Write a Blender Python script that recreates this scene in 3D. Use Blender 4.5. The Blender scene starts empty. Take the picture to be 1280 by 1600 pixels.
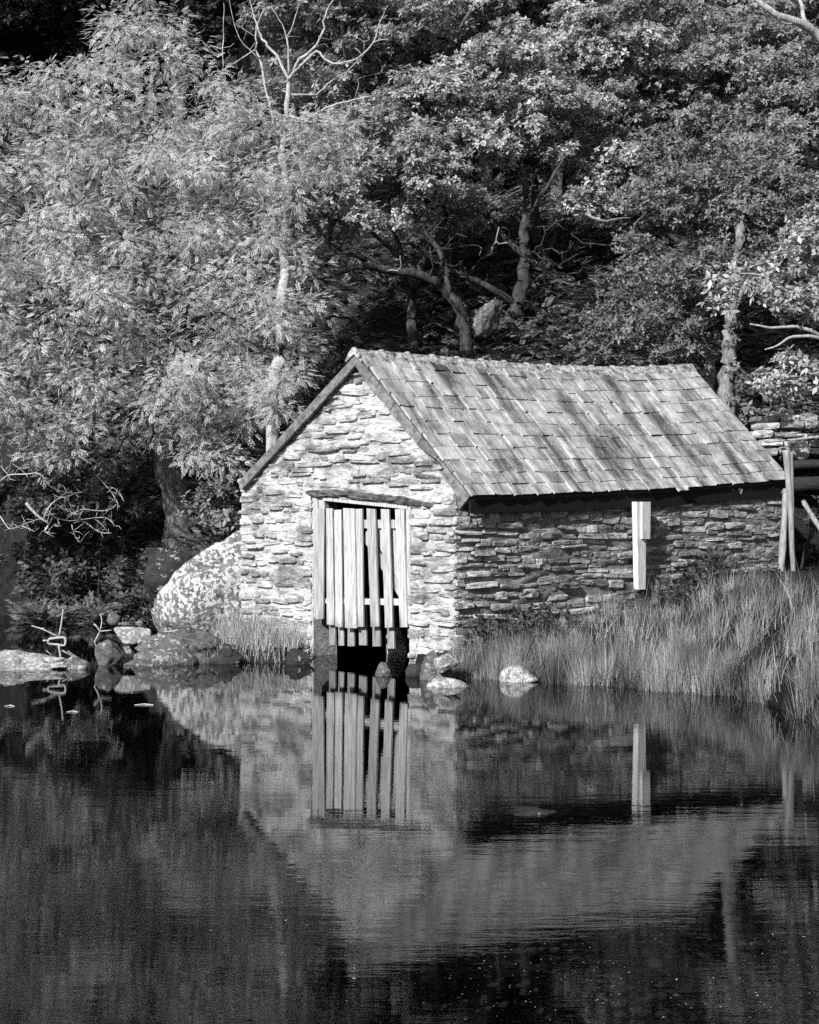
import bpy, math, random
import numpy as np
from mathutils import Vector, Matrix, noise

random.seed(7)
RNG = np.random.default_rng(11)
SC = bpy.context.scene
COL = SC.collection
R = math.radians

# ---------------------------------------------------------------- camera, sky, sun, exposure
F, CX, HOR, CAMH = 2500.0, 640.0, 780.0, 2.136          # focal length in photo pixels, horizon row, eye height above the water
cam_d = bpy.data.cameras.new('camera'); cam = bpy.data.objects.new('camera', cam_d); COL.objects.link(cam)
cam.location = (0, 0, CAMH); cam.rotation_euler = (R(90), 0, 0)
cam_d.sensor_fit = 'HORIZONTAL'; cam_d.sensor_width = 36.0; cam_d.lens = F / 1280 * 36.0
cam_d.shift_y = (HOR - 800.0) / 1280.0
cam_d.clip_start = 0.1; cam_d.clip_end = 600
SC.camera = cam

SUN_EL, SUN_AZ = R(31), R(212)                            # azimuth clockwise from +Y
world = bpy.data.worlds.new('World'); SC.world = world; world.use_nodes = True
wn, wl = world.node_tree.nodes, world.node_tree.links
sky = wn.new('ShaderNodeTexSky'); sky.sky_type = 'NISHITA'; sky.sun_disc = False
sky.sun_elevation = SUN_EL; sky.sun_rotation = SUN_AZ
bw = wn.new('ShaderNodeRGBToBW')                          # a black-and-white photograph
wl.new(sky.outputs[0], bw.inputs[0]); wl.new(bw.outputs[0], wn['Background'].inputs['Color'])
wn['Background'].inputs['Strength'].default_value = 0.075

sun_d = bpy.data.lights.new('sun', 'SUN'); sun_d.energy = 5.0; sun_d.angle = R(0.5); sun_d.color = (1, 1, 1)
sun = bpy.data.objects.new('sun', sun_d); COL.objects.link(sun)
to_sun = Vector((math.sin(SUN_AZ) * math.cos(SUN_EL), math.cos(SUN_AZ) * math.cos(SUN_EL), math.sin(SUN_EL)))
sun.rotation_euler = to_sun.to_track_quat('Z', 'Y').to_euler()

SC.view_settings.view_transform = 'Standard'; SC.view_settings.look = 'None'
SC.view_settings.gamma = 1.0; SC.view_settings.use_curve_mapping = False
SC.view_settings.exposure = 0.45
SC.cycles.max_bounces = 8; SC.cycles.diffuse_bounces = 4; SC.cycles.glossy_bounces = 3
SC.cycles.transmission_bounces = 2; SC.cycles.transparent_max_bounces = 4
SC.cycles.caustics_reflective = False; SC.cycles.caustics_refractive = False
SC.cycles.use_denoising = False

# ---------------------------------------------------------------- helpers
def at(px, py, D):
    return Vector(((px - CX) / F * D, D, CAMH - (py - HOR) / F * D))

WLOC = {}
def tag(o, label=None, cat=None, group=None, kind=None):
    if label: o['label'] = label
    if cat: o['category'] = cat
    if group: o['group'] = group
    if kind: o['kind'] = kind
    return o
def link(o, parent=None, loc=None):
    COL.objects.link(o)
    loc = Vector(loc) if loc is not None else Vector((0, 0, 0))
    WLOC[o.name] = loc
    if parent is not None:
        o.parent = parent; o.location = loc - WLOC[parent.name]
    else:
        o.location = loc
    return o
def empty(name, loc, label=None, cat=None, group=None):
    o = bpy.data.objects.new(name, None); o.empty_display_size = 0.2
    link(o, None, loc); return tag(o, label, cat, group)
def mesh_data(name, V, Fc, mat, smooth=False):
    me = bpy.data.meshes.new(name)
    me.from_pydata([tuple(v) for v in V], [], Fc)
    if mat: me.materials.append(mat)
    if smooth: me.polygons.foreach_set('use_smooth', [True] * len(me.polygons))
    me.update(); return me
def mobj(name, V, Fc, mat, parent=None, loc=None, smooth=False):
    """V in world coordinates; the origin goes to loc (default: the parent's, or the vertices' low middle)."""
    if loc is None:
        if parent is not None: loc = WLOC[parent.name]
        else:
            A = np.array([tuple(v) for v in V]); c = (A.min(0) + A.max(0)) / 2; loc = Vector((c[0], c[1], A[:, 2].min()))
    loc = Vector(loc)
    me = mesh_data(name, [Vector(v) - loc for v in V], Fc, mat, smooth)
    return link(bpy.data.objects.new(name, me), parent, loc)
def inst(name, me, parent, loc, M3):
    """an object that shares mesh data; M3 = its 3x3 (rotation and scale)"""
    o = bpy.data.objects.new(name, me); COL.objects.link(o)
    WLOC[o.name] = Vector(loc)
    o.parent = parent
    M = M3.to_4x4(); M.translation = Vector(loc) - (WLOC[parent.name] if parent else Vector((0, 0, 0)))
    o.matrix_basis = M
    return o
def np_mesh(name, V, Q, mat, smooth=False):
    """V (n,3) array, Q (m,k) array of k-gons"""
    me = bpy.data.meshes.new(name)
    n, (m, k) = len(V), Q.shape
    me.vertices.add(n); me.vertices.foreach_set('co', V.astype(np.float32).ravel())
    me.loops.add(m * k); me.loops.foreach_set('vertex_index', Q.astype(np.int32).ravel())
    me.polygons.add(m); me.polygons.foreach_set('loop_start', np.arange(0, m * k, k, dtype=np.int32))
    me.polygons.foreach_set('loop_total', np.full(m, k, dtype=np.int32))
    if smooth: me.polygons.foreach_set('use_smooth', np.ones(m, dtype=bool))
    if mat: me.materials.append(mat)
    me.update(calc_edges=True); me.validate(); return me

class MB:
    def __init__(s): s.V, s.F = [], []
    def add(s, V, Fc):
        n = len(s.V); s.V += [Vector(v) for v in V]; s.F += [tuple(i + n for i in f) for f in Fc]
    def hexa(s, p):                                     # 8 corners: 4 of one face, then the 4 opposite
        s.add(p, [(3, 2, 1, 0), (4, 5, 6, 7), (0, 1, 5, 4), (1, 2, 6, 5), (2, 3, 7, 6), (3, 0, 4, 7)])
    def tube(s, pts, rad, n=6, cap=True):
        pts = [Vector(p) for p in pts]; rings = []; up = Vector((0.13, 0.31, 0.94))
        base = len(s.V)
        for i, p in enumerate(pts):
            t = (pts[min(i + 1, len(pts) - 1)] - pts[max(i - 1, 0)])
            t = t.normalized() if t.length > 1e-9 else Vector((0, 0, 1))
            a = t.cross(up)
            a = a.normalized() if a.length > 1e-4 else t.orthogonal().normalized()
            b = t.cross(a)
            r = rad[i] if hasattr(rad, '__len__') else rad
            for k in range(n):
                th = 2 * math.pi * k / n
                s.V.append(p + (a * math.cos(th) + b * math.sin(th)) * r)
        for i in range(len(pts) - 1):
            for k in range(n):
                a0 = base + i * n + k; a1 = base + i * n + (k + 1) % n
                s.F.append((a0, a1, a1 + n, a0 + n))
        if cap:
            s.F.append(tuple(base + k for k in range(n))[::-1])
            e = base + (len(pts) - 1) * n
            s.F.append(tuple(e + k for k in range(n)))
    def build(s, name, mat, parent=None, loc=None, smooth=False): return mobj(name, s.V, s.F, mat, parent, loc, smooth)

def smooth_path(P, sub=4):
    P = [Vector(p) for p in P]; out = []
    for i in range(len(P) - 1):
        p0, p1, p2, p3 = P[max(i - 1, 0)], P[i], P[i + 1], P[min(i + 2, len(P) - 1)]
        for k in range(sub):
            t = k / sub
            out.append(0.5 * ((2 * p1) + (p2 - p0) * t + (2 * p0 - 5 * p1 + 4 * p2 - p3) * t * t + (3 * p1 - p0 - 3 * p2 + p3) * t ** 3))
    return out + [P[-1]]
def sstep(a, b, x):
    t = np.clip((np.asarray(x, dtype=float) - a) / (b - a), 0, 1); return t * t * (3 - 2 * t)

# ---------------------------------------------------------------- materials (all neutral: the photograph is black and white)
class NT:
    def __init__(s, name):
        s.m = bpy.data.materials.new(name); s.m.use_nodes = True
        s.n, s.l = s.m.node_tree.nodes, s.m.node_tree.links
        s.b = s.n['Principled BSDF']; s.out = s.n['Material Output']
    def node(s, t, **kw):
        o = s.n.new(t)
        for k, v in kw.items(): setattr(o, k, v)
        return o
    def lk(s, a, b): s.l.new(a, b)
    def pos(s, scale=(1, 1, 1), src='world', rot=(0, 0, 0)):
        if src == 'world': o = s.node('ShaderNodeNewGeometry').outputs['Position']
        else: o = s.node('ShaderNodeTexCoord').outputs['Object']
        mp = s.node('ShaderNodeMapping'); mp.inputs['Scale'].default_value = scale; mp.inputs['Rotation'].default_value = rot
        s.lk(o, mp.inputs['Vector']); return mp.outputs[0]
    def noise(s, vec, scale=1, detail=4, rough=.6):
        t = s.node('ShaderNodeTexNoise'); t.inputs['Scale'].default_value = scale; t.inputs['Detail'].default_value = detail
        t.inputs['Roughness'].default_value = rough; s.lk(vec, t.inputs['Vector']); return t.outputs['Fac']
    def voro(s, vec, scale=1, feature='F1'):
        t = s.node('ShaderNodeTexVoronoi', feature=feature); t.inputs['Scale'].default_value = scale; s.lk(vec, t.inputs['Vector']); return t.outputs['Distance']
    def ramp(s, fac, *stops):
        r = s.node('ShaderNodeValToRGB'); e = r.color_ramp.elements
        while len(e) < len(stops): e.new(0.5)
        for el, (p, v) in zip(e, stops): el.position = p; el.color = (v, v, v, 1)
        s.lk(fac, r.inputs[0]); return r.outputs[0]
    def math(s, op, a, b=None, clamp=False):
        m = s.node('ShaderNodeMath', operation=op); m.use_clamp = clamp
        for i, v in enumerate((a, b)):
            if v is None: continue
            if isinstance(v, (int, float)): m.inputs[i].default_value = v
            else: s.lk(v, m.inputs[i])
        return m.outputs[0]
    def mix(s, fac, a, b):
        m = s.node('ShaderNodeMix', data_type='FLOAT')
        for i, v in ((0, fac), (2, a), (3, b)):
            if isinstance(v, (int, float)): m.inputs[i].default_value = v
            else: s.lk(v, m.inputs[i])
        return m.outputs[0]
    def objrand(s): return s.node('ShaderNodeObjectInfo').outputs['Random']
    def island(s): return s.node('ShaderNodeNewGeometry').outputs['Random Per Island']
    def bump(s, h, strength=.5, dist=.02):
        b = s.node('ShaderNodeBump'); b.inputs['Strength'].default_value = strength; b.inputs['Distance'].default_value = dist
        s.lk(h, b.inputs['Height']); s.lk(b.outputs[0], s.b.inputs['Normal'])
    def fin(s, col, rough=.9, spec=.3):
        if isinstance(col, (int, float)): s.b.inputs['Base Color'].default_value = (col, col, col, 1)
        else: s.lk(col, s.b.inputs['Base Color'])
        s.b.inputs['Roughness'].default_value = rough
        s.b.inputs['Specular IOR Level'].default_value = spec
        return s.m

def m_limewash():
    t = NT('limewashed_stone')
    p = t.pos((2.2, 2.2, 10)); n1 = t.noise(p, 1.0, 5, .65)
    dark = t.ramp(n1, (.54, 0), (.6, 1))
    n2 = t.noise(t.pos((9, 9, 22)), 1, 6, .7)
    grime = t.ramp(t.noise(t.pos((1.6, 1.6, 3.2)), 1, 5, .65), (.38, .38), (.54, 1))
    lime = t.math('MULTIPLY', t.ramp(n2, (.3, .16), (.43, .52), (.66, .8)), grime)
    bare = t.ramp(t.noise(t.pos((14, 14, 30)), 1, 5, .7), (.3, .03), (.7, .22))
    r = t.ramp(t.objrand(), (.76, 0), (.84, .85))
    k = t.math('MAXIMUM', t.math('MULTIPLY', dark, .85), r)
    k = t.math('MULTIPLY', k, t.ramp(n2, (.3, 1), (.75, .25)))
    t.bump(t.math('ADD', t.noise(t.pos((16, 16, 34)), 1, 8, .75), t.math('MULTIPLY', n1, 1.2)), 1.0, .035)
    return t.fin(t.mix(k, lime, bare), .95, .15)
def m_rubble():
    t = NT('bare_rubble_stone')
    n2 = t.noise(t.pos((7, 7, 12)), 1, 7, .72)
    base = t.ramp(n2, (.3, .07), (.48, .4), (.66, .8))
    r = t.ramp(t.objrand(), (0, .35), (.5, .8), (1, 1.3))
    lich = t.ramp(t.noise(t.pos((18, 18, 18)), 1, 4, .6), (.6, 0), (.68, .5))
    t.bump(t.math('ADD', n2, t.noise(t.pos((30, 30, 60)), 1, 6, .75)), 1.0, .03)
    sx = t.node('ShaderNodeSeparateXYZ'); t.lk(t.node('ShaderNodeNewGeometry').outputs['Position'], sx.inputs[0])
    spill = t.math('MULTIPLY', t.ramp(t.math('MULTIPLY', sx.outputs[0], .25), (.16, 1), (.34, .35), (.6, 0)), t.ramp(t.noise(t.pos((5, 5, 9)), 1, 5, .7), (.42, 0), (.56, .7)))   # limewash carried round the corner
    return t.fin(t.math('MAXIMUM', t.math('MAXIMUM', t.math('MULTIPLY', base, r), lich), spill), .92, .2)
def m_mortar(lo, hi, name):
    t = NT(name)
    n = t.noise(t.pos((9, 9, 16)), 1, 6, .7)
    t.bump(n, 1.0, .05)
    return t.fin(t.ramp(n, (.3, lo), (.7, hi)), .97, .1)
ROOF_U, ROOF_S = Vector((.79, .613, 0)), Vector((.42, -.54, -.73))
def m_slate():
    t = NT('weathered_slate')
    g = t.node('ShaderNodeNewGeometry').outputs['Position']
    def dot(v):
        d = t.node('ShaderNodeVectorMath', operation='DOT_PRODUCT'); t.lk(g, d.inputs[0]); d.inputs[1].default_value = tuple(v); return d.outputs['Value']
    cb = t.node('ShaderNodeCombineXYZ'); u, v = dot(ROOF_U), dot(ROOF_S)
    t.lk(t.math('MULTIPLY', u, 9.0), cb.inputs[0]); t.lk(t.math('MULTIPLY', v, .9), cb.inputs[1]); t.lk(t.math('MULTIPLY', t.objrand(), 3.0), cb.inputs[2])
    streak = t.noise(cb.outputs[0], 1.0, 6, .68)
    cb2 = t.node('ShaderNodeCombineXYZ'); t.lk(t.math('MULTIPLY', u, 2.6), cb2.inputs[0]); t.lk(t.math('MULTIPLY', v, .5), cb2.inputs[1])
    stain = t.ramp(t.noise(cb2.outputs[0], 1.0, 4, .6), (.38, .25), (.52, 1))
    blot = t.noise(t.pos((6, 6, 8)), 1, 6, .7)
    body = t.ramp(t.math('ADD', t.math('MULTIPLY', streak, .5), t.math('MULTIPLY', blot, .5)), (.34, .1), (.45, .3), (.55, .48), (.68, .8))
    rnd = t.ramp(t.objrand(), (0, .55), (.08, .68), (.14, .92), (1, 1.12))
    spots = t.ramp(t.noise(t.pos((20, 20, 20)), 1, 3, .5), (.64, 0), (.7, .55))
    c = t.math('MULTIPLY', t.math('MULTIPLY', body, rnd), stain)
    c = t.math('MAXIMUM', c, t.math('MULTIPLY', spots, 1.0))
    t.bump(t.math('ADD', streak, t.noise(t.pos((40, 40, 40)), 1, 4, .6)), .7, .012)
    return t.fin(c, .62, .4)
def m_ridge():
    t = NT('mossy_ridge_tile')
    n = t.noise(t.pos((12, 12, 18)), 1, 6, .7)
    c = t.ramp(n, (.36, .03), (.46, .26), (.66, .66))
    t.bump(n, 1, .03); return t.fin(c, .9, .2)
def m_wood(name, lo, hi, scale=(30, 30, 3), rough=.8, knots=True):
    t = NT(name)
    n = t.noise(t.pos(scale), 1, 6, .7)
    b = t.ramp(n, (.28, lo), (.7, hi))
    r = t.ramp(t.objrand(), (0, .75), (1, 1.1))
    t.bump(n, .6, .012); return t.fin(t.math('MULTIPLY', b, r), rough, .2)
def m_gate():
    t = NT('pale_weathered_wood')
    n = t.noise(t.pos((50, 50, 2.6)), 1, 7, .75)
    b = t.ramp(n, (.32, .12), (.46, .42), (.68, .72))
    r = t.ramp(t.objrand(), (0, .7), (1, 1.05))
    sx = t.node('ShaderNodeSeparateXYZ'); t.lk(t.node('ShaderNodeNewGeometry').outputs['Position'], sx.inputs[0])
    damp = t.ramp(t.math('ADD', sx.outputs[2], t.math('MULTIPLY', t.noise(t.pos((7, 7, 3)), 1, 4, .6), .7)), (.62, .45), (.95, 1))    # algae on the wet ends
    t.bump(n, .9, .012); return t.fin(t.math('MULTIPLY', t.math('MULTIPLY', b, r), damp), .85, .2)
def m_rock(name, lo, hi, lichen, sc=1.0, lo_p=.5):
    t = NT(name)
    n = t.noise(t.pos((3 * sc, 3 * sc, 5 * sc)), 1, 8, .72)
    b = t.ramp(n, (.3, lo), (.7, hi))
    v = t.math('ADD', t.noise(t.pos((8 * sc, 8 * sc, 8 * sc)), 1, 5, .62), t.math('MULTIPLY', t.math('SUBTRACT', t.noise(t.pos((1.7, 1.7, 1.7)), 1, 2, .5), .5), .45))
    l = t.ramp(v, (lo_p, 0), (lo_p + .035, 1))
    fine = t.ramp(t.noise(t.pos((30, 30, 30)), 1, 4, .6), (.3, lichen * .75), (.7, lichen))
    t.bump(t.math('ADD', n, t.math('MULTIPLY', t.noise(t.pos((22, 22, 30)), 1, 6, .7), .5)), 1, .06)
    return t.fin(t.mix(l, b, fine), .93, .15)
def m_leaf(name, lo, hi, trans=.35, rough=.55, patchy=0, squash=.3, tones=((.36, .28), (.5, .9), (.64, 1.45))):
    t = NT(name)
    c = t.ramp(t.island(), (0, lo), (.6, (lo + hi) / 2), (1, hi))
    if patchy: c = t.math('MULTIPLY', c, t.ramp(t.noise(t.pos((patchy, patchy, patchy * squash)), 1, 3, .6), *tones))
    t.fin(c, rough, .35)
    tr = t.node('ShaderNodeBsdfTranslucent'); t.lk(c, tr.inputs[0])
    mx = t.node('ShaderNodeMixShader'); mx.inputs[0].default_value = trans
    t.lk(t.b.outputs[0], mx.inputs[1]); t.lk(tr.outputs[0], mx.inputs[2]); t.lk(mx.outputs[0], t.out.inputs[0])
    return t.m
def m_bark(name, lo, hi, sc=1.0):
    t = NT(name)
    n = t.noise(t.pos((9 * sc, 9 * sc, 3 * sc)), 1, 7, .72)
    t.bump(t.noise(t.pos((26 * sc, 26 * sc, 6 * sc)), 1, 5, .7), 1, .04)
    return t.fin(t.ramp(n, (.33, lo), (.66, hi)), .95, .12)
def m_ground(name, lo, hi):
    t = NT(name)
    sz = t.node('ShaderNodeSeparateXYZ'); t.lk(t.node('ShaderNodeNewGeometry').outputs['Position'], sz.inputs[0])
    silt = t.ramp(t.math('ADD', sz.outputs[2], 1.0), (.93, .22), (1.0, 1))
    n = t.math('ADD', t.math('MULTIPLY', t.noise(t.pos((.9, .9, .9)), 1, 5, .6), .5), t.math('MULTIPLY', t.noise(t.pos((9, 9, 9)), 1, 6, .7), .5))
    t.bump(t.noise(t.pos((7, 7, 7)), 1, 8, .75), 1, .15)
    return t.fin(t.math('MULTIPLY', t.ramp(n, (.35, lo), (.68, hi)), silt), 1, .05)
def m_water():
    t = NT('still_lake_water')
    a = t.noise(t.pos((1.1, 4.5, 1)), 1.0, 3, .55)
    b = t.noise(t.pos((5.5, 22, 1)), 1.0, 3, .6)
    c = t.noise(t.pos((.35, .8, 1)), 1.0, 2, .5)
    patch = t.ramp(c, (.35, .35), (.65, 1.0))
    h = t.math('ADD', t.math('MULTIPLY', a, .55), t.math('MULTIPLY', b, .16))
    sy = t.node('ShaderNodeSeparateXYZ'); t.lk(t.node('ShaderNodeNewGeometry').outputs['Position'], sy.inputs[0])
    wind = t.ramp(t.math('DIVIDE', sy.outputs[1], 30.0), (.22, 1.0), (.5, .42), (.7, .28))      # calmer towards the sheltered bank
    t.bump(t.math('MULTIPLY', h, t.math('MULTIPLY', patch, wind)), 1.0, .0042)
    t.fin(.004, .015, .5)
    t.b.inputs['IOR'].default_value = 1.33
    fr = t.node('ShaderNodeFresnel'); fr.inputs['IOR'].default_value = 1.33
    nb = t.b.inputs['Normal'].links[0].from_socket; t.lk(nb, fr.inputs['Normal'])
    gl = t.node('ShaderNodeBsdfGlossy'); gl.inputs['Roughness'].default_value = .01; t.lk(nb, gl.inputs['Normal']); gl.inputs['Color'].default_value = (1, 1, 1, 1)
    tp = t.node('ShaderNodeBsdfTransparent'); tp.inputs['Color'].default_value = (.62, .62, .62, 1)     # peaty water
    mx = t.node('ShaderNodeMixShader'); t.lk(fr.outputs[0], mx.inputs[0]); t.lk(tp.outputs[0], mx.inputs[1]); t.lk(gl.outputs[0], mx.inputs[2]); t.lk(mx.outputs[0], t.out.inputs[0])
    return t.m

M = dict(
    lime=m_limewash(), rubble=m_rubble(), mortar_l=m_mortar(.3, .62, 'lime_mortar'), mortar_d=m_mortar(.05, .32, 'earth_mortar'),
    slate=m_slate(), slate_edge=m_mortar(.01, .06, 'dark_slate_edge'), ridge=m_ridge(), board=m_wood('grey_board', .03, .3, (11, 11, 11)), black=m_wood('black_painted_wood', .006, .012),
    white=m_wood('white_painted_wood', .4, .95, (40, 40, 5)), gate=m_gate(),
    oldwood=m_wood('silvered_wood', .08, .42, (40, 40, 4)), darkwood=m_wood('dark_wet_wood', .01, .05, (6, 30, 30)),
    lintel=m_mortar(.005, .2, 'mossy_lintel_slate'), inner=m_mortar(.015, .05, 'dark_inner_wall'),
    boulder=m_rock('lichened_boulder_rock', .03, .34, .72, 1.9, .5), paleboulder=m_rock('pale_boulder_rock', .25, .55, .7, 1.0, .5),
    wetrock=m_rock('wet_dark_rock', .01, .07, .4, 1.2, .62), whiterock=m_rock('white_dry_rock', .14, .5, .66, 2.2, .5),
    greyrock=m_rock('grey_rock', .03, .26, .5, 2.4, .6),
    ash=m_leaf('ash_leaf', .46, .82, .48, .55, .9, 1.2, ((.38, .75), (.5, 1), (.62, 1.18))), birch=m_leaf('pale_tree_leaf', .42, .78, .48), oak=m_leaf('oak_leaf', .2, .55, .35, .55, .7, 1.4, ((.38, .6), (.5, 1), (.62, 1.3))), oak2=m_leaf('hill_oak_leaf', .2, .5, .35),
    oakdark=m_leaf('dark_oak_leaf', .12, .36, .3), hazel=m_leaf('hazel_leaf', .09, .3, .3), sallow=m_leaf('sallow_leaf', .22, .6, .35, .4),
    shrub=m_leaf('shrub_leaf', .03, .11, .25), fern=m_leaf('bracken_frond', .05, .2, .25), shaded_leaf=m_leaf('shaded_far_leaf', .012, .045, .15),
    grass=m_leaf('rush_blade', .14, .5, .35, .55, 1.5), drygrass=m_leaf('dry_grass_blade', .25, .6, .3), litter=m_leaf('leaf_litter', .03, .16, 0), pebble=m_leaf('lakebed_pebble', .04, .7, 0), debris=m_leaf('floating_fragment', .03, .6, 0),
    bark_d=m_bark('dark_oak_bark', .012, .11), bark_p=m_bark('pale_bark', .25, .62, 1.3), bark_i=m_bark('mossy_pale_bark', .06, .42, 1.6), bark_m=m_bark('grey_bark', .04, .22),
    twig=m_bark('bare_pale_twig', .3, .6), snag=m_bark('dead_oak_branch', .12, .42), ground=m_ground('hillside_soil', .012, .07), bank=m_ground('lakeside_soil', .008, .05),
    water=m_water(), iron=m_wood('pale_rusty_iron', .35, .6), floatm=m_wood('floating_straw', .5, .8))
M['boulder'].name = 'lichened_boulder_rock'

# ---------------------------------------------------------------- terrain and water
SHX = np.array([-40, -9, -7.55, -5.68, -4.4, -3.9, -3.3, -2.75, -2.47, -1.48, -1.42, .03, .06, .55, 1.92, 2.92, 3.45, 3.72, 3.86, 4.3, 6, 40])
SHY = np.array([31, 30, 29.5, 29, 27.6, 25.6, 23.6, 21.6, 20.95, 20.85, 25.8, 25.8, 19.9, 19.2, 18.55, 17.85, 17.4, 16.7, 15.3, 12.5, 8, 6])
def terrain(x, y):
    x = np.asarray(x, float); y = np.asarray(y, float)
    ys = np.interp(x, SHX, SHY); d = y - ys
    right = sstep(-.2, .3, x)
    # lake bed, then the bank and the hill
    bed = -0.08 - np.clip(-d, 0, 14) * .09
    near = np.clip((3.0 - y) * .22, -9, 2.5)
    bed = np.maximum(bed, near); bed = bed + (-.09 - bed) * sstep(-.4, 1.2, x) * sstep(13, 9, y) * sstep(3.5, 5, y)
    zr = .10 * sstep(0, .25, d) + .16 * sstep(.2, 1.0, d) + .09 * np.clip(d - .6, 0, 9)
    zl = .16 * sstep(0, .15, d) + .9 * sstep(.0, 1.6, d) * sstep(-3.5, -5, x) + .25 * sstep(.4, 2, d)
    z = np.where(d > 0, zl * (1 - right) + zr * right, bed)
    hill = 1.25 + .56 * (y - 27.3) + .0035 * np.clip(y - 45, 0, 80) ** 1.3
    bump = np.sin(x * .55 + 1.0) * .35 + np.sin(x * .23 + y * .19) * .6 + np.sin(y * .7 + x * .2) * .18
    hill = hill + bump * sstep(29, 36, y) + sstep(4.2, 6.0, x) * sstep(25.3, 26.8, y) * 1.5 * sstep(45, 30, y)
    back = sstep(26.2, 28.5, y) * (1 - sstep(-3.0, -4.5, x)) + sstep(28.6, 31.5, y) * sstep(-3.0, -4.5, x)
    z = np.where(d > 0, z * (1 - back) + np.maximum(hill, z) * back, z)
    return z
def tz(x, y): return float(terrain(x, y))
def axis(fine_lo, fine_hi, step, lo, hi, g=1.16):
    a = list(np.arange(fine_lo, fine_hi + 1e-6, step)); s = step
    while a[-1] < hi: s *= g; a.append(a[-1] + s)
    s = step
    while a[0] > lo: s *= g; a.insert(0, a[0] - s)
    return np.array(a)
gx, gy = axis(-9, 9, .14, -110, 110), axis(14.5, 33, .14, -60, 190)
GX, GY = np.meshgrid(gx, gy)
GZ = terrain(GX, GY) + (RNG.random(GX.shape) - .5) * .05
TV = np.stack([GX, GY, GZ], -1).reshape(-1, 3)
ni, nj = len(gy), len(gx)
ii, jj = np.meshgrid(np.arange(ni - 1), np.arange(nj - 1), indexing='ij')
q0 = (ii * nj + jj).ravel()
TQ = np.stack([q0, q0 + 1, q0 + nj + 1, q0 + nj], -1)
tag(link(bpy.data.objects.new('hillside_ground', np_mesh('hillside_ground', TV, TQ, M['ground'], True))), kind='structure')
wx, wy = 60.0, (-25.0, 45.0)
tag(link(bpy.data.objects.new('lake_water', mesh_data('lake_water', [(-wx, wy[0], 0), (wx, wy[0], 0), (wx, wy[1], 0), (-wx, wy[1], 0)], [(0, 1, 2, 3)], M['water']))), kind='structure')

# ---------------------------------------------------------------- the boathouse
A2, B2, C2 = Vector((.576, 20.0, 0)), Vector((-2.379, 22.7, 0)), Vector((5.564, 23.9, 0))
GU = (A2 - B2).normalized(); GL = (A2 - B2).length                # along the gable, left to right
GO = -Vector((-GU.y, GU.x, 0))                                     # out of the gable
LU = (C2 - A2).normalized(); LL = (C2 - A2).length                # along the side wall
LO = -Vector((-LU.y, LU.x, 0))
house = empty('boathouse', (A2 + B2) / 2, 'old stone boathouse with limewashed gable and slate roof at the water edge', 'boathouse')
def gs(px, off=0.0):
    k = (px - CX) / F; B = B2 + GO * off
    s = (k * B.y - B.x) / (GU.x - k * GU.y); return s
def gz(px, py, off=0.0):
    P = B2 + GO * off + GU * gs(px, off); return CAMH - (py - HOR) / F * P.y
def gp(px, py, off=0.0):
    P = B2 + GO * off + GU * gs(px, off); P.z = gz(px, py, off); return P
def ls(px, off=0.0):
    k = (px - CX) / F; B = A2 + LO * off
    return (k * B.y - B.x) / (LU.x - k * LU.y)
def lp(px, py, off=0.0):
    P = A2 + LO * off + LU * ls(px, off); P.z = CAMH - (py - HOR) / F * P.y; return P

# roof control lines: ridge and eave of the near slope (both sag a little), eave of the far slope
def poly(ctrl):                                                     # smooth curve through points, t 0..1
    pts = smooth_path(ctrl, 8)
    L = [0.0]
    for a, b in zip(pts, pts[1:]): L.append(L[-1] + (b - a).length)
    L = np.array(L) / L[-1]; P = np.array([tuple(p) for p in pts])
    return lambda t: Vector([float(np.interp(t, L, P[:, i])) for i in range(3)])
ridge = poly([at(557, 551, 20.98), at(700, 563, 21.95), at(850, 575, 23.1), at(1000, 578, 24.35), at(1079, 573, 25.1)])
eave = poly([at(736, 774, 19.88), at(900, 769, 21.05), at(1078, 760, 22.48), at(1232, 748, 23.85)])
Lnear = at(374, 752, 22.62); Lfar = Lnear + (ridge(1) - ridge(0)) + Vector((0, 0, .02))
leave = lambda t: Lnear.lerp(Lfar, t)
def slope_r(u, v): return ridge(u).lerp(eave(u), v)
def slope_l(u, v): return ridge(u).lerp(leave(u), v)
def deck(name, f, th):
    V, Fc = [], []; n = 14
    for k in range(2):
        for i in range(n + 1):
            for v in (0, .985):
                p = f(.012 + .976 * i / n, v) - Vector((0, 0, .035 + th * k)); V.append(p)
    o = 2 * (n + 1)
    for i in range(n):
        a = 2 * i
        Fc += [(a, a + 2, a + 3, a + 1), (o + a, o + a + 1, o + a + 3, o + a + 2), (a + 1, a + 3, o + a + 3, o + a + 1), (a, o + a, o + a + 2, a + 2)]
    Fc += [(0, 1, o + 1, o), (2 * n, o + 2 * n, o + 2 * n + 1, 2 * n + 1)]
    return V, Fc
roof = mobj('roof', *deck('roof', slope_r, .05), M['darkwood'], house)
V, Fc = deck('x', slope_l, .05)
rear = mobj('rear_roof_slope', [v + Vector((0, 0, .034)) for v in V], Fc, M['slate'], house)

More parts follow.
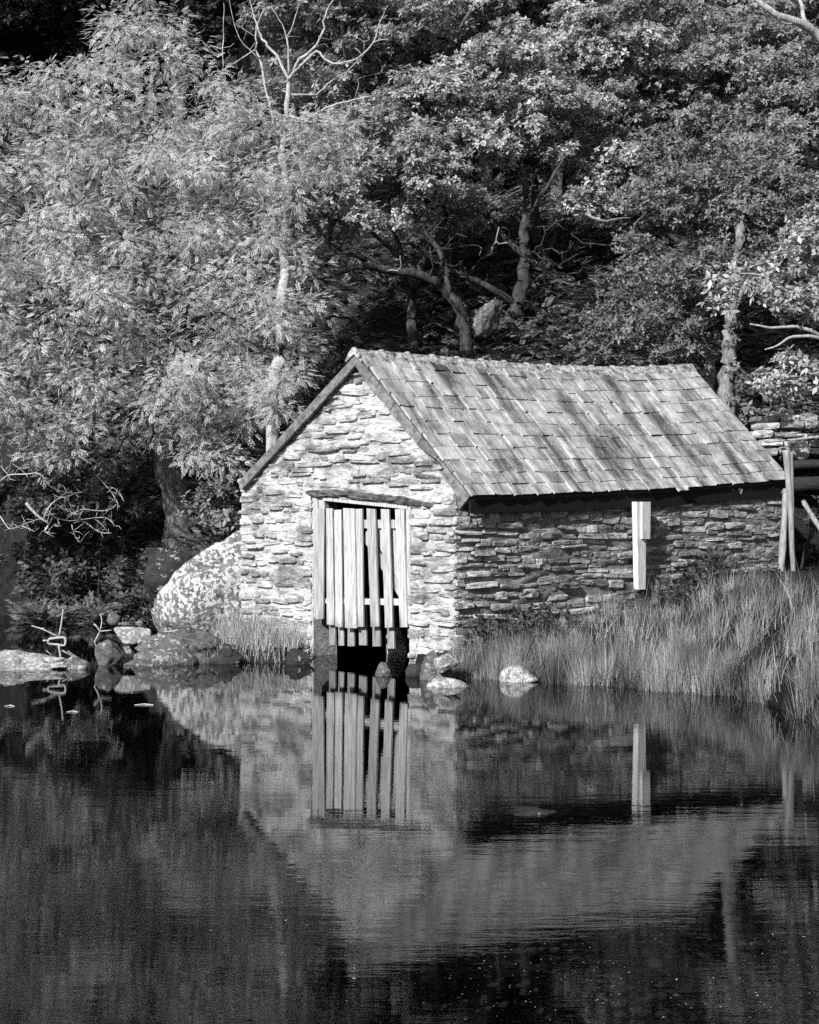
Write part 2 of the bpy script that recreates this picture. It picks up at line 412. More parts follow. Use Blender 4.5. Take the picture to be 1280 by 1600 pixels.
# walls: backing of mortar, 0.45 m thick, the gable with its doorway
def zroof_gable(s):                                                 # underside of the roof above the gable at s
    sr = .567 * GL
    a, b = slope_r(.03, 0).z - .12, None
    if s > sr: t = (s - sr) / (GL - sr); return (ridge(.03).z - .1) * (1 - t) + (eave(.03).z + .02) * t
    t = (sr - s) / sr; return (ridge(.03).z - .1) * (1 - t) + (leave(.03).z + .0) * t
DS0, DS1 = gs(490), gs(640); DTOP = lambda s: gz(490, 775) + (gz(640, 795) - gz(490, 775)) * (s - DS0) / (DS1 - DS0)
TH = .45
def gP(s, z, out=0.0): P = B2 + GU * s + GO * out; P.z = z; return P
gw = MB()
def gpanel(ss, zlo, zhi):
    for s0, s1 in zip(ss, ss[1:]):
        gw.hexa([gP(s0, zlo(s0)), gP(s1, zlo(s1)), gP(s1, zhi(s1)), gP(s0, zhi(s0)),
                 gP(s0, zlo(s0), -TH), gP(s1, zlo(s1), -TH), gP(s1, zhi(s1), -TH), gP(s0, zhi(s0), -TH)])
lo = lambda s: -.6
gpanel([0, DS0 / 2, DS0], lo, zroof_gable)
gpanel([DS1, GL], lo, zroof_gable)
gpanel([DS0, (DS0 + DS1) / 2, .567 * GL, DS1] if .567 * GL < DS1 else [DS0, (DS0 + DS1) / 2, DS1], DTOP, zroof_gable)
gable = gw.build('gable_wall', M['mortar_l'], house)
sw = MB(); N = 8
LSTART = .02
for i in range(N):
    s0, s1 = LSTART + (LL - LSTART) * i / N, LSTART + (LL - LSTART) * (i + 1) / N
    def P(s, z, o): p = A2 + LU * s + LO * o; p.z = z; return p
    zt = lambda s: eave(s / LL).z + .06
    sw.hexa([P(s0, -.6, 0), P(s1, -.6, 0), P(s1, zt(s1), 0), P(s0, zt(s0), 0), P(s0, -.6, -TH), P(s1, -.6, -TH), P(s1, zt(s1) + .3, -TH), P(s0, zt(s0) + .3, -TH)])
side = sw.build('side_wall', M['mortar_d'], house)
# the two walls the photograph does not show, plain, shade put into their near-black colour so that the inside stays dark
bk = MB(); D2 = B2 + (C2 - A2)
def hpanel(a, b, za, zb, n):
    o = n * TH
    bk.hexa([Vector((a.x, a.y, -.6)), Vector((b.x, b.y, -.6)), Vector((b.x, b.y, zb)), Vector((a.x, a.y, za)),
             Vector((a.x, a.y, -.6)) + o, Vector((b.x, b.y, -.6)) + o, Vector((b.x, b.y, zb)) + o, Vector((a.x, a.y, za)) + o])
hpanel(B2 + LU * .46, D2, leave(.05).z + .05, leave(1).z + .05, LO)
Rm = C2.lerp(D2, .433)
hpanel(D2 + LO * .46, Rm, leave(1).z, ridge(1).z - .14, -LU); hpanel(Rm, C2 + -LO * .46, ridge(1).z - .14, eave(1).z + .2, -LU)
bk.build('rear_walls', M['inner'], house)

def skin(name, P, s0, s1, zlo, zhi, ds, dz, amp, mat, parent, hole=None, seed=0, base=.012):
    ns = int((s1 - s0) / ds) + 1; V, idx, Fc = [], {}, []
    nz = int((max(zhi(s0 + (s1 - s0) * i / ns) for i in range(ns + 1)) - zlo) / dz) + 1
    def vid(i, k):
        if (i, k) not in idx:
            s, z = s0 + (s1 - s0) * i / ns, zlo + k * dz
            q = noise.fractal(Vector((s * 2.6, z * 9 + .5 * math.sin(s * 3), seed)), .8, 2.0, 4) + .7 * noise.noise(Vector((s * 1.1, z * 1.6, seed + 5)))
            idx[i, k] = len(V); V.append(P(s, min(z, zhi(s)), base + amp * q))
        return idx[i, k]
    for i in range(ns):
        for k in range(nz):
            s, z = s0 + (s1 - s0) * (i + .5) / ns, zlo + (k + .5) * dz
            if z - dz > zhi(s) or (hole and hole(s, z)): continue
            Fc.append((vid(i, k), vid(i + 1, k), vid(i + 1, k + 1), vid(i, k + 1)))
    return mobj(name, V, Fc, mat, parent, smooth=True)
# stones
def stone_variant(i, rng):
    n = 10; V, Fc = [], []
    sx, ph = 2.2 + rng.random() * 2.5, rng.random() * 6
    out = []
    for k in range(n):
        th = 2 * math.pi * (k + .5) / n
        c, s_ = math.cos(th), math.sin(th)
        e = .27
        x = math.copysign(abs(c) ** e, c) * .5; z = math.copysign(abs(s_) ** e, s_) * .5
        j = 1 + rng.uniform(-.17, .05)
        out.append((x * j + rng.uniform(-.03, .03), z * (1 + rng.uniform(-.22, .04))))
    tilt = rng.uniform(-.12, .12)
    for (x, z) in out: V.append((x, .6, z))
    for (x, z) in out: V.append((x, -.18 + tilt * z + rng.uniform(-.1, .1), z))
    for (x, z) in out: V.append((x * .9 + rng.uniform(-.03, .03), -.5 + tilt * z * 2 + rng.uniform(-.16, .1), z * .84 + rng.uniform(-.06, .06)))
    V.append((rng.uniform(-.1, .1), -.55 + rng.uniform(-.12, .1), rng.uniform(-.1, .1)))
    for r in (0, 1):
        for k in range(n):
            a, b = r * n + k, r * n + (k + 1) % n
            Fc.append((a, b, b + n, a + n))
    for k in range(n): Fc.append((2 * n + k, 2 * n + (k + 1) % n, 3 * n))
    return V, Fc
rngs = random.Random(5)
SV = [stone_variant(i, rngs) for i in range(26)]
SM = {k: [mesh_data('stone', v, f, M[k], True) for v, f in SV] for k in ('lime', 'rubble')}
for k in SM:
    for me in SM[k]:                                                # flat facets on the front, soft elsewhere
        me.polygons.foreach_set('use_smooth', [i < 20 for i in range(len(me.polygons))])
def lay_stones(parent, origin, U, O, L, ztop, zlo, skip, key, rng, hs, ws, cap=300, gap=.012, tiltk=.04, push=(-.012, .016)):
    rows = []; z = zlo
    while z < 5:
        h = rng.uniform(*hs) * (1.5 if rng.random() < .12 else 1); s = -rng.uniform(0, .12); any_ = False
        ph = rng.random() * 6
        while s < L:
            w = rng.uniform(*ws) * (1.5 if rng.random() < .15 else 1); hh = h * rng.uniform(.55, 1.2)
            c = s + w / 2; zc = z + h / 2 + .045 * math.sin(c * 1.9 + ph) + rng.uniform(-.022, .022)
            lo_, hi_ = s, s + w
            s += w
            if hi_ > L - .04: 
                hi_ = L + rng.uniform(-.03, .045)
                if hi_ - lo_ < .06: continue
                c = (lo_ + hi_) / 2
            if lo_ < -.03: lo_ = rng.uniform(-.05, .01)
            c = (lo_ + hi_) / 2
            if zc + hh * .4 > ztop(c): continue
            sk = skip(lo_, hi_, zc)
            if sk is None: continue
            lo_, hi_ = sk
            if hi_ - lo_ < .07: continue
            if rng.random() < .02: continue
            rows.append(((lo_ + hi_) / 2, zc, hi_ - lo_, hh)); any_ = True
        z += h
        if not any_ and z > 1.5: break
    rows.sort(key=lambda r: -r[2] * r[3])
    for i, (c, zc, w, h) in enumerate(rows[:cap]):
        d = rng.uniform(.05, .1) * (1.4 if rng.random() < .1 else 1)
        X = U * math.cos(t_ := rng.uniform(-tiltk, tiltk)) + Vector((0, 0, 1)) * math.sin(t_)
        Z = Vector((0, 0, 1)) * math.cos(t_) - U * math.sin(t_)
        M3 = Matrix((X * (w + gap * -.5), -O * d, Z * (h - gap * .3))).transposed()
        P = origin + U * c + O * rng.uniform(*push); P.z = zc
        inst('stone', rng.choice(SM[key]), parent, P, M3)
    rest = rows[cap:]
    if rest:
        mb = MB()
        for (c, zc, w, h) in rest:
            v, f = rng.choice(SV); P = origin + U * c; P.z = zc
            mb.add([P + U * (a * w) - O * (b * .06) + Vector((0, 0, q * h)) for a, b, q in v], f)
        tag(mb.build('small_stones', M[key], parent), kind='stuff')
    return len(rows)
def gskip(a, b, z):
    if z > (gz(490, 760) + gz(640, 780)) / 2 + .1: return a, b
    if b <= DS0 + .02 or a >= DS1 - .02: return a, b
    if a < DS0 and b > DS0: return a, DS0 - .01
    if a < DS1 and b > DS1: return DS1 + .01, b
    return None
skin('limewash', gP, 0, GL, -.2, lambda s: zroof_gable(s), .035, .02, .03, M['lime'], gable, lambda s, z: DS0 - .03 < s < DS1 + .03 and z < DTOP(s) + .02, 3, .006)
def sP(s, z, o=0.0): p = A2 + LU * s + LO * o; p.z = z; return p
skin('mortar_face', sP, 0, LL, -.2, lambda s: eave(s / LL).z, .05, .03, .035, M['mortar_d'], side, None, 9)
rs = random.Random(21)
lay_stones(gable, B2, GU, GO, GL, lambda s: zroof_gable(s) - .03, -.05, gskip, 'lime', rs, (.045, .12), (.1, .5), 300, .016, .07, (-.032, .02))
lay_stones(side, A2, LU, LO, LL, lambda s: eave(s / LL).z - .03, .0, lambda a, b, z: (a, b), 'rubble', rs, (.05, .13), (.11, .42), 300, .006, .07, (-.012, .016))
# lintel stone over the door
lt = MB(); NL = 44; V, Fc = [], []
for i in range(NL + 1):
    x = 466 + 226 * i / NL; tp = float(np.interp(x, [466, 520, 575, 632, 692], [765, 763, 768, 774, 789])); bt = float(np.interp(x, [466, 520, 575, 632, 692], [777, 779, 784, 791, 800]))
    e = min(1, i / 4, (NL - i) / 4)
    for k in range(6):
        f = k / 5; y = (tp + bt) / 2 + (bt - tp) * (f - .5) * (.35 + .65 * e) + 3.0 * noise.noise(Vector((x * .09, f * 1.5, 4)))
        o = (.035 + .03 * math.sin(math.pi * f) + .045 * noise.fractal(Vector((x * .12, f * 3, 1)), .8, 2, 3)) * e if 0 < k < 5 else -.08
        V.append(gp(x, y, o))
for i in range(NL):
    for k in range(5): Fc.append((i * 6 + k, i * 6 + k + 1, i * 6 + k + 7, i * 6 + k + 6))
lt.add(V, Fc)
lt.build('lintel', M['lintel'], house)

# gate: frame, rails, upright pales in two layers, brace
gate = empty('gate', gp(565, 1000, 0)); gate.parent = house; gate.location = WLOC['gate'] - WLOC['boathouse']
def plank(name, quad, off, th, mat=None, parent=gate):
    """quad: 4 photo points (tl, tr, br, bl) on the gable plane moved out by off"""
    p = [gp(x, y, off) for x, y in quad]; b = [q - GO * th for q in p]
    m = MB(); m.hexa([p[3], p[2], p[1], p[0], b[3], b[2], b[1], b[0]]); return m.build(name, mat or M['gate'], parent)
zx, zy = lambda x: 470 + x / 5.16, lambda y: 760 + y / 5.16
def zplank(name, quad, off, th, mat=None): return plank(name, [(zx(a), zy(b)) for a, b in quad], off, th, mat)
zplank('frame_post', [(100, 85), (136, 85), (128, 1060), (108, 1060)], .02, .1)
zplank('frame_post', [(140, 78), (192, 84), (192, 180), (140, 180)], .0, .08)
zplank('frame_post', [(848, 165), (884, 165), (884, 1085), (862, 1085)], .02, .1)
zplank('head_board', [(178, 88), (858, 158), (858, 184), (178, 114)], .03, .12)
for a in ([(110, 270), (868, 268), (868, 338), (110, 336)], [(108, 905), (866, 905), (866, 962), (108, 940)]):
    zplank('rail', a, .01, .035)
pales = [(135, 190, 180, 115, 180, 1070), (205, 255, 180, 210, 270, 1115), (270, 325, 187, 280, 335, 1132), (342, 432, 178, 357, 450, 1140),
         (434, 494, 183, 455, 504, 1130), (530, 600, 181, 565, 630, 1130), (645, 710, 181, 680, 740, 1137), (760, 830, 181, 800, 858, 1140)]
rp = random.Random(3)
for k, (a, b, t, c, d, e) in enumerate(pales):
    zplank('pale', [(a, t + rp.uniform(-4, 4)), (b, t + rp.uniform(-4, 4)), (d, e + rp.uniform(-6, 6)), (c, e + rp.uniform(-6, 6))], .05 + rp.uniform(-.008, .012) + (.02 if k == 3 else 0), .026)
for a, b, e in [(230, 280, 1278), (305, 347, 1284), (378, 432, 1288), (470, 530, 1282), (580, 642, 1290), (700, 755, 1308)]:
    zplank('pale', [(a - 6, 890), (b - 6, 890), (b, e), (a, e + rp.uniform(-4, 4))], -.035, .025, M['oldwood'])
zplank('brace', [(494, 415), (530, 360), (850, 870), (800, 905)], -.03, .03)
zplank('backing_panel', [(536, 340), (850, 340), (850, 862)], -.036, .02) if False else None
p = [gp(zx(a), zy(b), -.032) for a, b in ((545, 338), (846, 338), (846, 868))]
b = [q - GO * .02 for q in p]
mobj('corner_panel', p + b, [(2, 1, 0)[::-1], (3, 4, 5)[::-1], (0, 3, 4, 1), (1, 4, 5, 2), (2, 5, 3, 0)], M['gate'], gate)

# bargeboards, fascia, side post
def barge(ax, ay, bx, by, Da, Db, w0, w1, th=.045):
    a, b_ = at(ax, ay, Da), at(bx, by, Db)
    d = (b_ - a).normalized(); n = GO.cross(d); n = n if n.z < 0 else -n
    m = MB(); o = -GO * th
    m.hexa([a, b_, b_ + n * w1, a + n * w0, a + o, b_ + o, b_ + n * w1 + o, a + n * w0 + o]); m.build('bargeboard', M['board'], house)
def rake(t0, t1, P0, P1, w0, w1, push):
    a, b_ = P0.lerp(P1, t0), P0.lerp(P1, t1)
    d = (b_ - a).normalized(); n = GO.cross(d).normalized(); n = n if n.z < 0 else -n
    a, b_ = a + GO * push + n * .015, b_ + GO * push + n * .015
    m = MB(); o = -GO * .05
    m.hexa([a, b_, b_ + n * w1, a + n * w0, a + o, b_ + o, b_ + n * w1 + o, a + n * w0 + o]); m.build('bargeboard', M['board'], house)
R0, E0 = slope_r(0, 0), slope_r(0, 1)
rake(.015, .17, R0, E0, .11, .15, .012); rake(.165, .36, R0, E0, .15, .12, .02); rake(.355, .47, R0, E0, .15, .13, .008); rake(.465, .60, R0, E0, .14, .12, .016); rake(.595, .73, R0, E0, .14, .05, .008)
rake(.735, .80, R0, E0, .05, .04, .004); rake(.80, 1.0, R0, E0, .1, .24, .014)
rake(.0, .44, R0, Lnear, .11, .12, .012); rake(.436, .86, R0, Lnear, .12, .115, .018); rake(.855, 1.0, R0, Lnear, .125, .13, .034)
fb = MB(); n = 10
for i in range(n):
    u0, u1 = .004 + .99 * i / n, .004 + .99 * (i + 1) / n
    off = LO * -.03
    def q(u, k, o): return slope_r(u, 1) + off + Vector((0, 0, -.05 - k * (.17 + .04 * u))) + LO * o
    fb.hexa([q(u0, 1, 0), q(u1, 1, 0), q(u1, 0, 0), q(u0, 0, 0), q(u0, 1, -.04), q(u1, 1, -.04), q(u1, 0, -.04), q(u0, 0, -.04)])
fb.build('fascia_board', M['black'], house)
def lplank(name, quad, off, th, mat):
    p = [lp(x, y, off) for x, y in quad]; b = [q - LO * th for q in p]
    m = MB(); m.hexa([p[3], p[2], p[1], p[0], b[3], b[2], b[1], b[0]]); return m.build(name, mat, house)
lplank('side_post', [(995, 784), (1010, 784), (1009, 921), (998, 921)], .2, .09, M['white'])
lplank('post_block', [(1004, 784), (1017, 784), (1016, 842), (1004, 842)], .235, .034, M['white'])

# slates, eleven courses; each its own object on shared variants
def slate_variant(rng):
    n = 5; V, Fc = [], []
    low = [rng.uniform(-.01, .01) + (.06 if (k in (0, n - 1) and rng.random() < .25) else 0) for k in range(n)]
    bend = rng.uniform(-.15, .15)
    for zz in (1.0, 0.0):
        for k in range(n):
            x = -.5 + k / (n - 1)
            V.append((x + rng.uniform(-.01, .01), low[k], zz + bend * x))
        for k in range(n):
            x = -.5 + k / (n - 1); V.append((x, 1.0, zz))
    o = 2 * n
    for k in range(n - 1):
        Fc += [(k, k + 1, n + k + 1, n + k), (o + k, o + n + k, o + n + k + 1, o + k + 1), (k, o + k, o + k + 1, k + 1)]
    Fc += [(0, n, o + n, o), (n - 1, o + n - 1, o + 2 * n - 1, 2 * n - 1)]
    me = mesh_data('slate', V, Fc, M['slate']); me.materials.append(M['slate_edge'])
    for i in range(n - 1): me.polygons[3 * i + 2].material_index = 1  # lower edge faces coloured dark to draw the course lines
    return me
rl = random.Random(9)
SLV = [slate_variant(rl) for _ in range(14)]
edges = [.035, .105, .20, .30, .395, .49, .585, .675, .765, .855, .935, 1.012]
nsl = 0
for r in range(11):
    v0, v1 = edges[r], edges[r + 1]; u = -.004
    while u < .996:
        w = rl.uniform(.22, .52) / 6.9
        u1 = min(u + w, 1.003)
        if 1.003 - u1 < .018: u1 = 1.003
        um = (u + u1) / 2
        vv = v1 + rl.uniform(-.003, .003) + (rl.uniform(.01, .025) if rl.random() < .05 else 0)
        top = max(v0 - .075, 0.0)
        Pl, Pr, Pt = slope_r(max(u, 0), vv), slope_r(min(u1, 1), vv), slope_r(um, top)
        X = (Pr - Pl).normalized() * ((u1 - u) * (slope_r(1, vv) - slope_r(0, vv)).length - rl.uniform(.006, .014))
        Pb = slope_r(um, vv); Y = Pt - Pb
        Nn = X.cross(Y).normalized()
        th = rl.uniform(.02, .03); lift = .02 + rl.uniform(0, .008)
        Y2 = Y - Nn * (lift + .004)
        jr = rl.uniform(-.012, .012); X = X + Y.normalized() * (X.length * jr)
        M3 = Matrix((X, Y2, Nn * th)).transposed()
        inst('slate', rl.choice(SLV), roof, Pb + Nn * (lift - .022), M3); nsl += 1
        u = u1
# ridge tiles
nr = 15
for i in range(nr):
    u0, u1 = i / nr - .006, (i + 1) / nr + .002
    m = MB(); prof = []
    r_ = random.Random(i)
    dn = (slope_r(.5, .075) - slope_r(.5, 0)); dl = (slope_l(.5, .07) - slope_l(.5, 0))
    up = Vector((0, 0, 1))
    secs = []
    for k, u in enumerate((u0, u0 + .004, u0 + .008, (u0 + u1) / 2, u1)):
        c = ridge(min(max(u, 0), 1)) + (LU * ((u - min(max(u, 0), 1)) * 6.9))
        fat = .03 if k in (0, 1) else .012
        j = r_.uniform(-.006, .006)
        secs.append([c + dl * 1.0 + up * (.012 + j), c + dl * .55 + up * (.045 + fat), c + dl * .18 + up * (.06 + fat), c + dn * .18 + up * (.06 + fat + j), c + dn * .55 + up * (.045 + fat), c + dn * 1.0 + up * (.016 + j),
                     c + dn * .95 - up * .01, c - up * .02, c + dl * .95 - up * .01])
    V = [p for s in secs for p in s]; n = 9; Fc = []
    for a in range(len(secs) - 1):
        for k in range(n): Fc.append((a * n + k, (a + 1) * n + k, (a + 1) * n + (k + 1) % n, a * n + (k + 1) % n))
    Fc += [tuple(range(n)), tuple(range((len(secs) - 1) * n, len(secs) * n))[::-1]]
    mobj('ridge_tile', V, Fc, M['ridge'], roof)

# ---------------------------------------------------------------- rocks
import bmesh
def rock_mesh(name, size, seed, mat, planes=14, sub=4, rough=.05, flat=1.0):
    rg = random.Random(seed); bm = bmesh.new(); bmesh.ops.create_icosphere(bm, subdivisions=sub, radius=1)
    pl = []
    for _ in range(planes):
        n = Vector((rg.gauss(0, 1), rg.gauss(0, 1), rg.gauss(0, 1))).normalized(); pl.append((n, rg.uniform(.62, .95)))
    off = Vector((seed * 3.1, seed * 1.7, 0))
    for v in bm.verts:
        d = v.co.normalized(); rr = 1.15
        for n, h in pl:
            c = n.dot(d)
            if c > .05: rr = min(rr, h / c)
        nz = noise.fractal(d * 2.2 + off, .9, 2.1, 5)
        v.co = d * rr * (1 + rough * nz * 1.6)
        v.co.x *= size[0]; v.co.y *= size[1]; v.co.z *= size[2]
    me = bpy.data.meshes.new(name); bm.to_mesh(me); bm.free(); me.materials.append(mat)
    me.polygons.foreach_set('use_smooth', [True] * len(me.polygons)); return me
def rock(name, px0, py0, px1, py1, D, mat, seed, label, cat='rock', sink=.25, depth=1.0, rz=0, sub=4, planes=14, group=None, rough=.05, ry=0.0):
    """a rock that fills the photo box px0..px1, py0..py1 at distance D; its foot goes below ground or water"""
    a, b = at(px0, py1, D), at(px1, py0, D)
    w, h = (b.x - a.x) / 2, (b.z - a.z) / 2 * (1 + sink)
    me = rock_mesh(name, (w * 1.05, w * depth, h * 1.12), seed, mat, planes, sub, rough)
    o = bpy.data.objects.new(name, me); link(o, None, ((a.x + b.x) / 2, D, b.z - h)); o.rotation_euler = (0, ry, rz)
    return tag(o, label, cat, group)
rock('boulder', 262, 852, 470, 1040, 23.9, M['boulder'], 4, 'huge lichen-spotted boulder leaning against the left corner of the boathouse', 'boulder', .05, .75, 0, 5, 8, rough=.045)
rock('boulder', 240, 846, 326, 940, 26.2, M['wetrock'], 8, 'dark mossy boulder half hidden behind the big lichened boulder', 'boulder', .3, .8, 0, 4, 10, rough=.14, ry=-.3)
rock('rock', -60, 1022, 128, 1047, 20.3, M['whiterock'], 12, 'broad flat white rock breaking the water at the far left', 'rock', .6, .5, 0, 5, 16, rough=.2)
rock('rock', 88, 1030, 150, 1048, 20.2, M['greyrock'], 13, 'low grey rock in the water just right of the flat white rock', 'rock', .6, .6)
rock('rock', 150, 1003, 197, 1036, 20.6, M['greyrock'], 15, 'squarish pale-topped rock between the flat white rock and the dark ledge', 'rock', .5, .8)
rock('rock', 177, 978, 232, 1003, 21.4, M['whiterock'], 18, 'pale wedge-shaped rock resting on dark rocks above the squarish one', 'rock', .2, .7)
rock('rock', 186, 990, 240, 1042, 21.7, M['wetrock'], 19, 'wet black rock under the pale wedge-shaped rock', 'rock', .4, .7)
rock('rock', 190, 1006, 332, 1048, 20.9, M['greyrock'], 42, 'long grey rock ledge sloping into the water left of the boathouse', 'rock', .8, .5, .15, 4, 8, rough=.16, ry=-.12)
rock('rock', 228, 989, 326, 1016, 21.2, M['greyrock'], 45, 'flat grey slab on top of the long rock ledge', 'rock', .3, .6, .1, 4, 9, rough=.14, ry=-.06)
rock('rock', 328, 1012, 378, 1048, 20.8, M['wetrock'], 23, 'dark wet rock below the grassy bank at the gable corner', 'rock', .5, .5, 0, 4, rough=.25)
rock('rock', 440, 1022, 486, 1046, 20.72, M['wetrock'], 24, 'black wet rock at the foot of the bank beside the gate', 'rock', .5, .4, 0, 4, rough=.25)
rock('rock', 586, 1035, 609, 1058, 19.4, M['greyrock'], 29, 'small round stone in the water below the gate', 'rock', .6, .9, 0, 3)
rock('rock', 636, 1034, 668, 1060, 19.3, M['wetrock'], 31, 'small dark stone at the right foot of the doorway', 'rock', .6, .9, 0, 3)
rock('rock', 658, 1024, 712, 1066, 18.95, M['greyrock'], 33, 'stone at the water edge at the right foot of the doorway, under a white slab', 'rock', .5, .7)
rock('rock', 674, 1022, 718, 1046, 18.8, M['whiterock'], 35, 'white slab lying on the stone at the corner of the boathouse', 'rock', .2, .8)
rock('rock', 672, 1056, 734, 1076, 18.25, M['whiterock'], 38, 'flat white stone lying in the water in front of the corner of the boathouse', 'rock', .7, .6, .2)
rock('rock', 786, 1043, 840, 1064, 18.75, M['whiterock'], 46, 'bright white rounded stone at the water edge before the rushes', 'rock', .6, .6, 0, 4, 10, rough=.03)
rock('boulder', 600, 978, 640, 1014, 22.3, M['paleboulder'], 48, 'pale boulder seen through the gap under the gate', 'boulder', .8, .8, 0, 3)
rock('boulder', 742, 468, 778, 506, 33.4, M['greyrock'], 90, 'pale angular boulder on the slope between the oak trunks', 'boulder', .5, .9, .4, 4, 8, rough=.12, ry=.5)
rock('rock', 805, 430, 842, 452, 35.5, M['greyrock'], 53, 'small grey rock under the twisted oaks on the slope', 'rock', .4, .7, 0, 3)
rock('rock', 45, 946, 96, 966, 28.2, M['wetrock'], 55, 'dark rock at the far bank under the leafy tree', 'rock', .4, .6, 0, 3)
rock('rock', 165, 956, 190, 972, 25.6, M['greyrock'], 56, 'small pale-edged rock behind the pale wedge-shaped rock', 'rock', .4, .6, 0, 3)
rock('rock', 712, 1264, 872, 1283, 10.95, M['wetrock'], 61, 'low flat dark rock just breaking the water below the reflected side wall', 'rock', 2.2, .5, 0, 4, 8, rough=.1)
rock('rock', 1238, 692, 1268, 712, 25.9, M['paleboulder'], 57, 'pale wedge-shaped rock right of the tall split stake', 'rock', .3, .7, 0, 3)

# ---------------------------------------------------------------- foliage and trees
def rot_from(zv, spin, xv=None):
    """(n,3,3) frames with local z along zv, spun about it; or local x along xv and z as near zv as it goes"""
    z = zv / np.linalg.norm(zv, axis=1, keepdims=True)
    if xv is None:
        h = np.where(np.abs(z[:, 2:3]) < .9, np.array([[0, 0, 1.0]]), np.array([[1.0, 0, 0]]))
        x = np.cross(h, z); x /= np.linalg.norm(x, axis=1, keepdims=True); y = np.cross(z, x)
        c, s = np.cos(spin)[:, None], np.sin(spin)[:, None]
        x, y = x * c + y * s, y * c - x * s
    else:
        x = xv / np.linalg.norm(xv, axis=1, keepdims=True)
        z = z - x * (z * x).sum(1, keepdims=True); z /= np.linalg.norm(z, axis=1, keepdims=True) + 1e-9
        y = np.cross(z, x)
    return np.stack([x, y, z], -1)
def leaf_quad(c, d, w, zn=0.0):
    """a pointed leaf from c along d: 4 corners"""
    c, d = np.array(c, float), np.array(d, float); L = np.linalg.norm(d)
    s = np.cross(d, (0, 0, 1)); s = s / (np.linalg.norm(s) + 1e-9) * w
    return [c, c + d * .5 + s + (0, 0, zn), c + d, c + d * .5 - s + (0, 0, zn)]
def proto_pinnate(pairs=4):
    V = []
    for i in range(pairs):
        t = .22 + .7 * i / pairs; z = -.32 * t * t
        for sgn in (1, -1):
            L = .36 * (1 - .25 * abs(t - .5)); V += leaf_quad((t, 0, z), (L * .62, sgn * L * .75, -.10), .065, .02)
    V += leaf_quad((.9, 0, -.26), (.34, 0, -.16), .065, .02)
    return np.array(V)
def proto_rosette(n, L=1.0, w=.27, lift=.25, seed=0):
    rg = random.Random(seed); V = []
    for k in range(n):
        th = 2 * math.pi * k / n + rg.uniform(-.4, .4); l = L * rg.uniform(.7, 1.1)
        V += leaf_quad((.08 * math.cos(th), .08 * math.sin(th), rg.uniform(-.1, .1)), (l * math.cos(th), l * math.sin(th), lift * rg.uniform(-.6, 1.4)), w * rg.uniform(.8, 1.2), .04)
    return np.array(V)
P_ASH, P_OAK, P_SAL = proto_pinnate(4), proto_rosette(6, 1, .26, .25, 1), proto_rosette(5, 1, .24, .7, 2)
def foliage(name, proto, pos, rots, sc, mat, parent):
    n, k = len(pos), len(proto)
    V = np.einsum('nij,kj->nki', rots, proto) * sc[:, None, None] + pos[:, None, :]
    V = V.reshape(-1, 3); Q = np.arange(n * k).reshape(-1, 4)
    off = np.array(WLOC[parent.name]) if parent else np.zeros(3)
    me = np_mesh(name, V - off, Q, mat)
    return link(bpy.data.objects.new(name, me), parent, off)

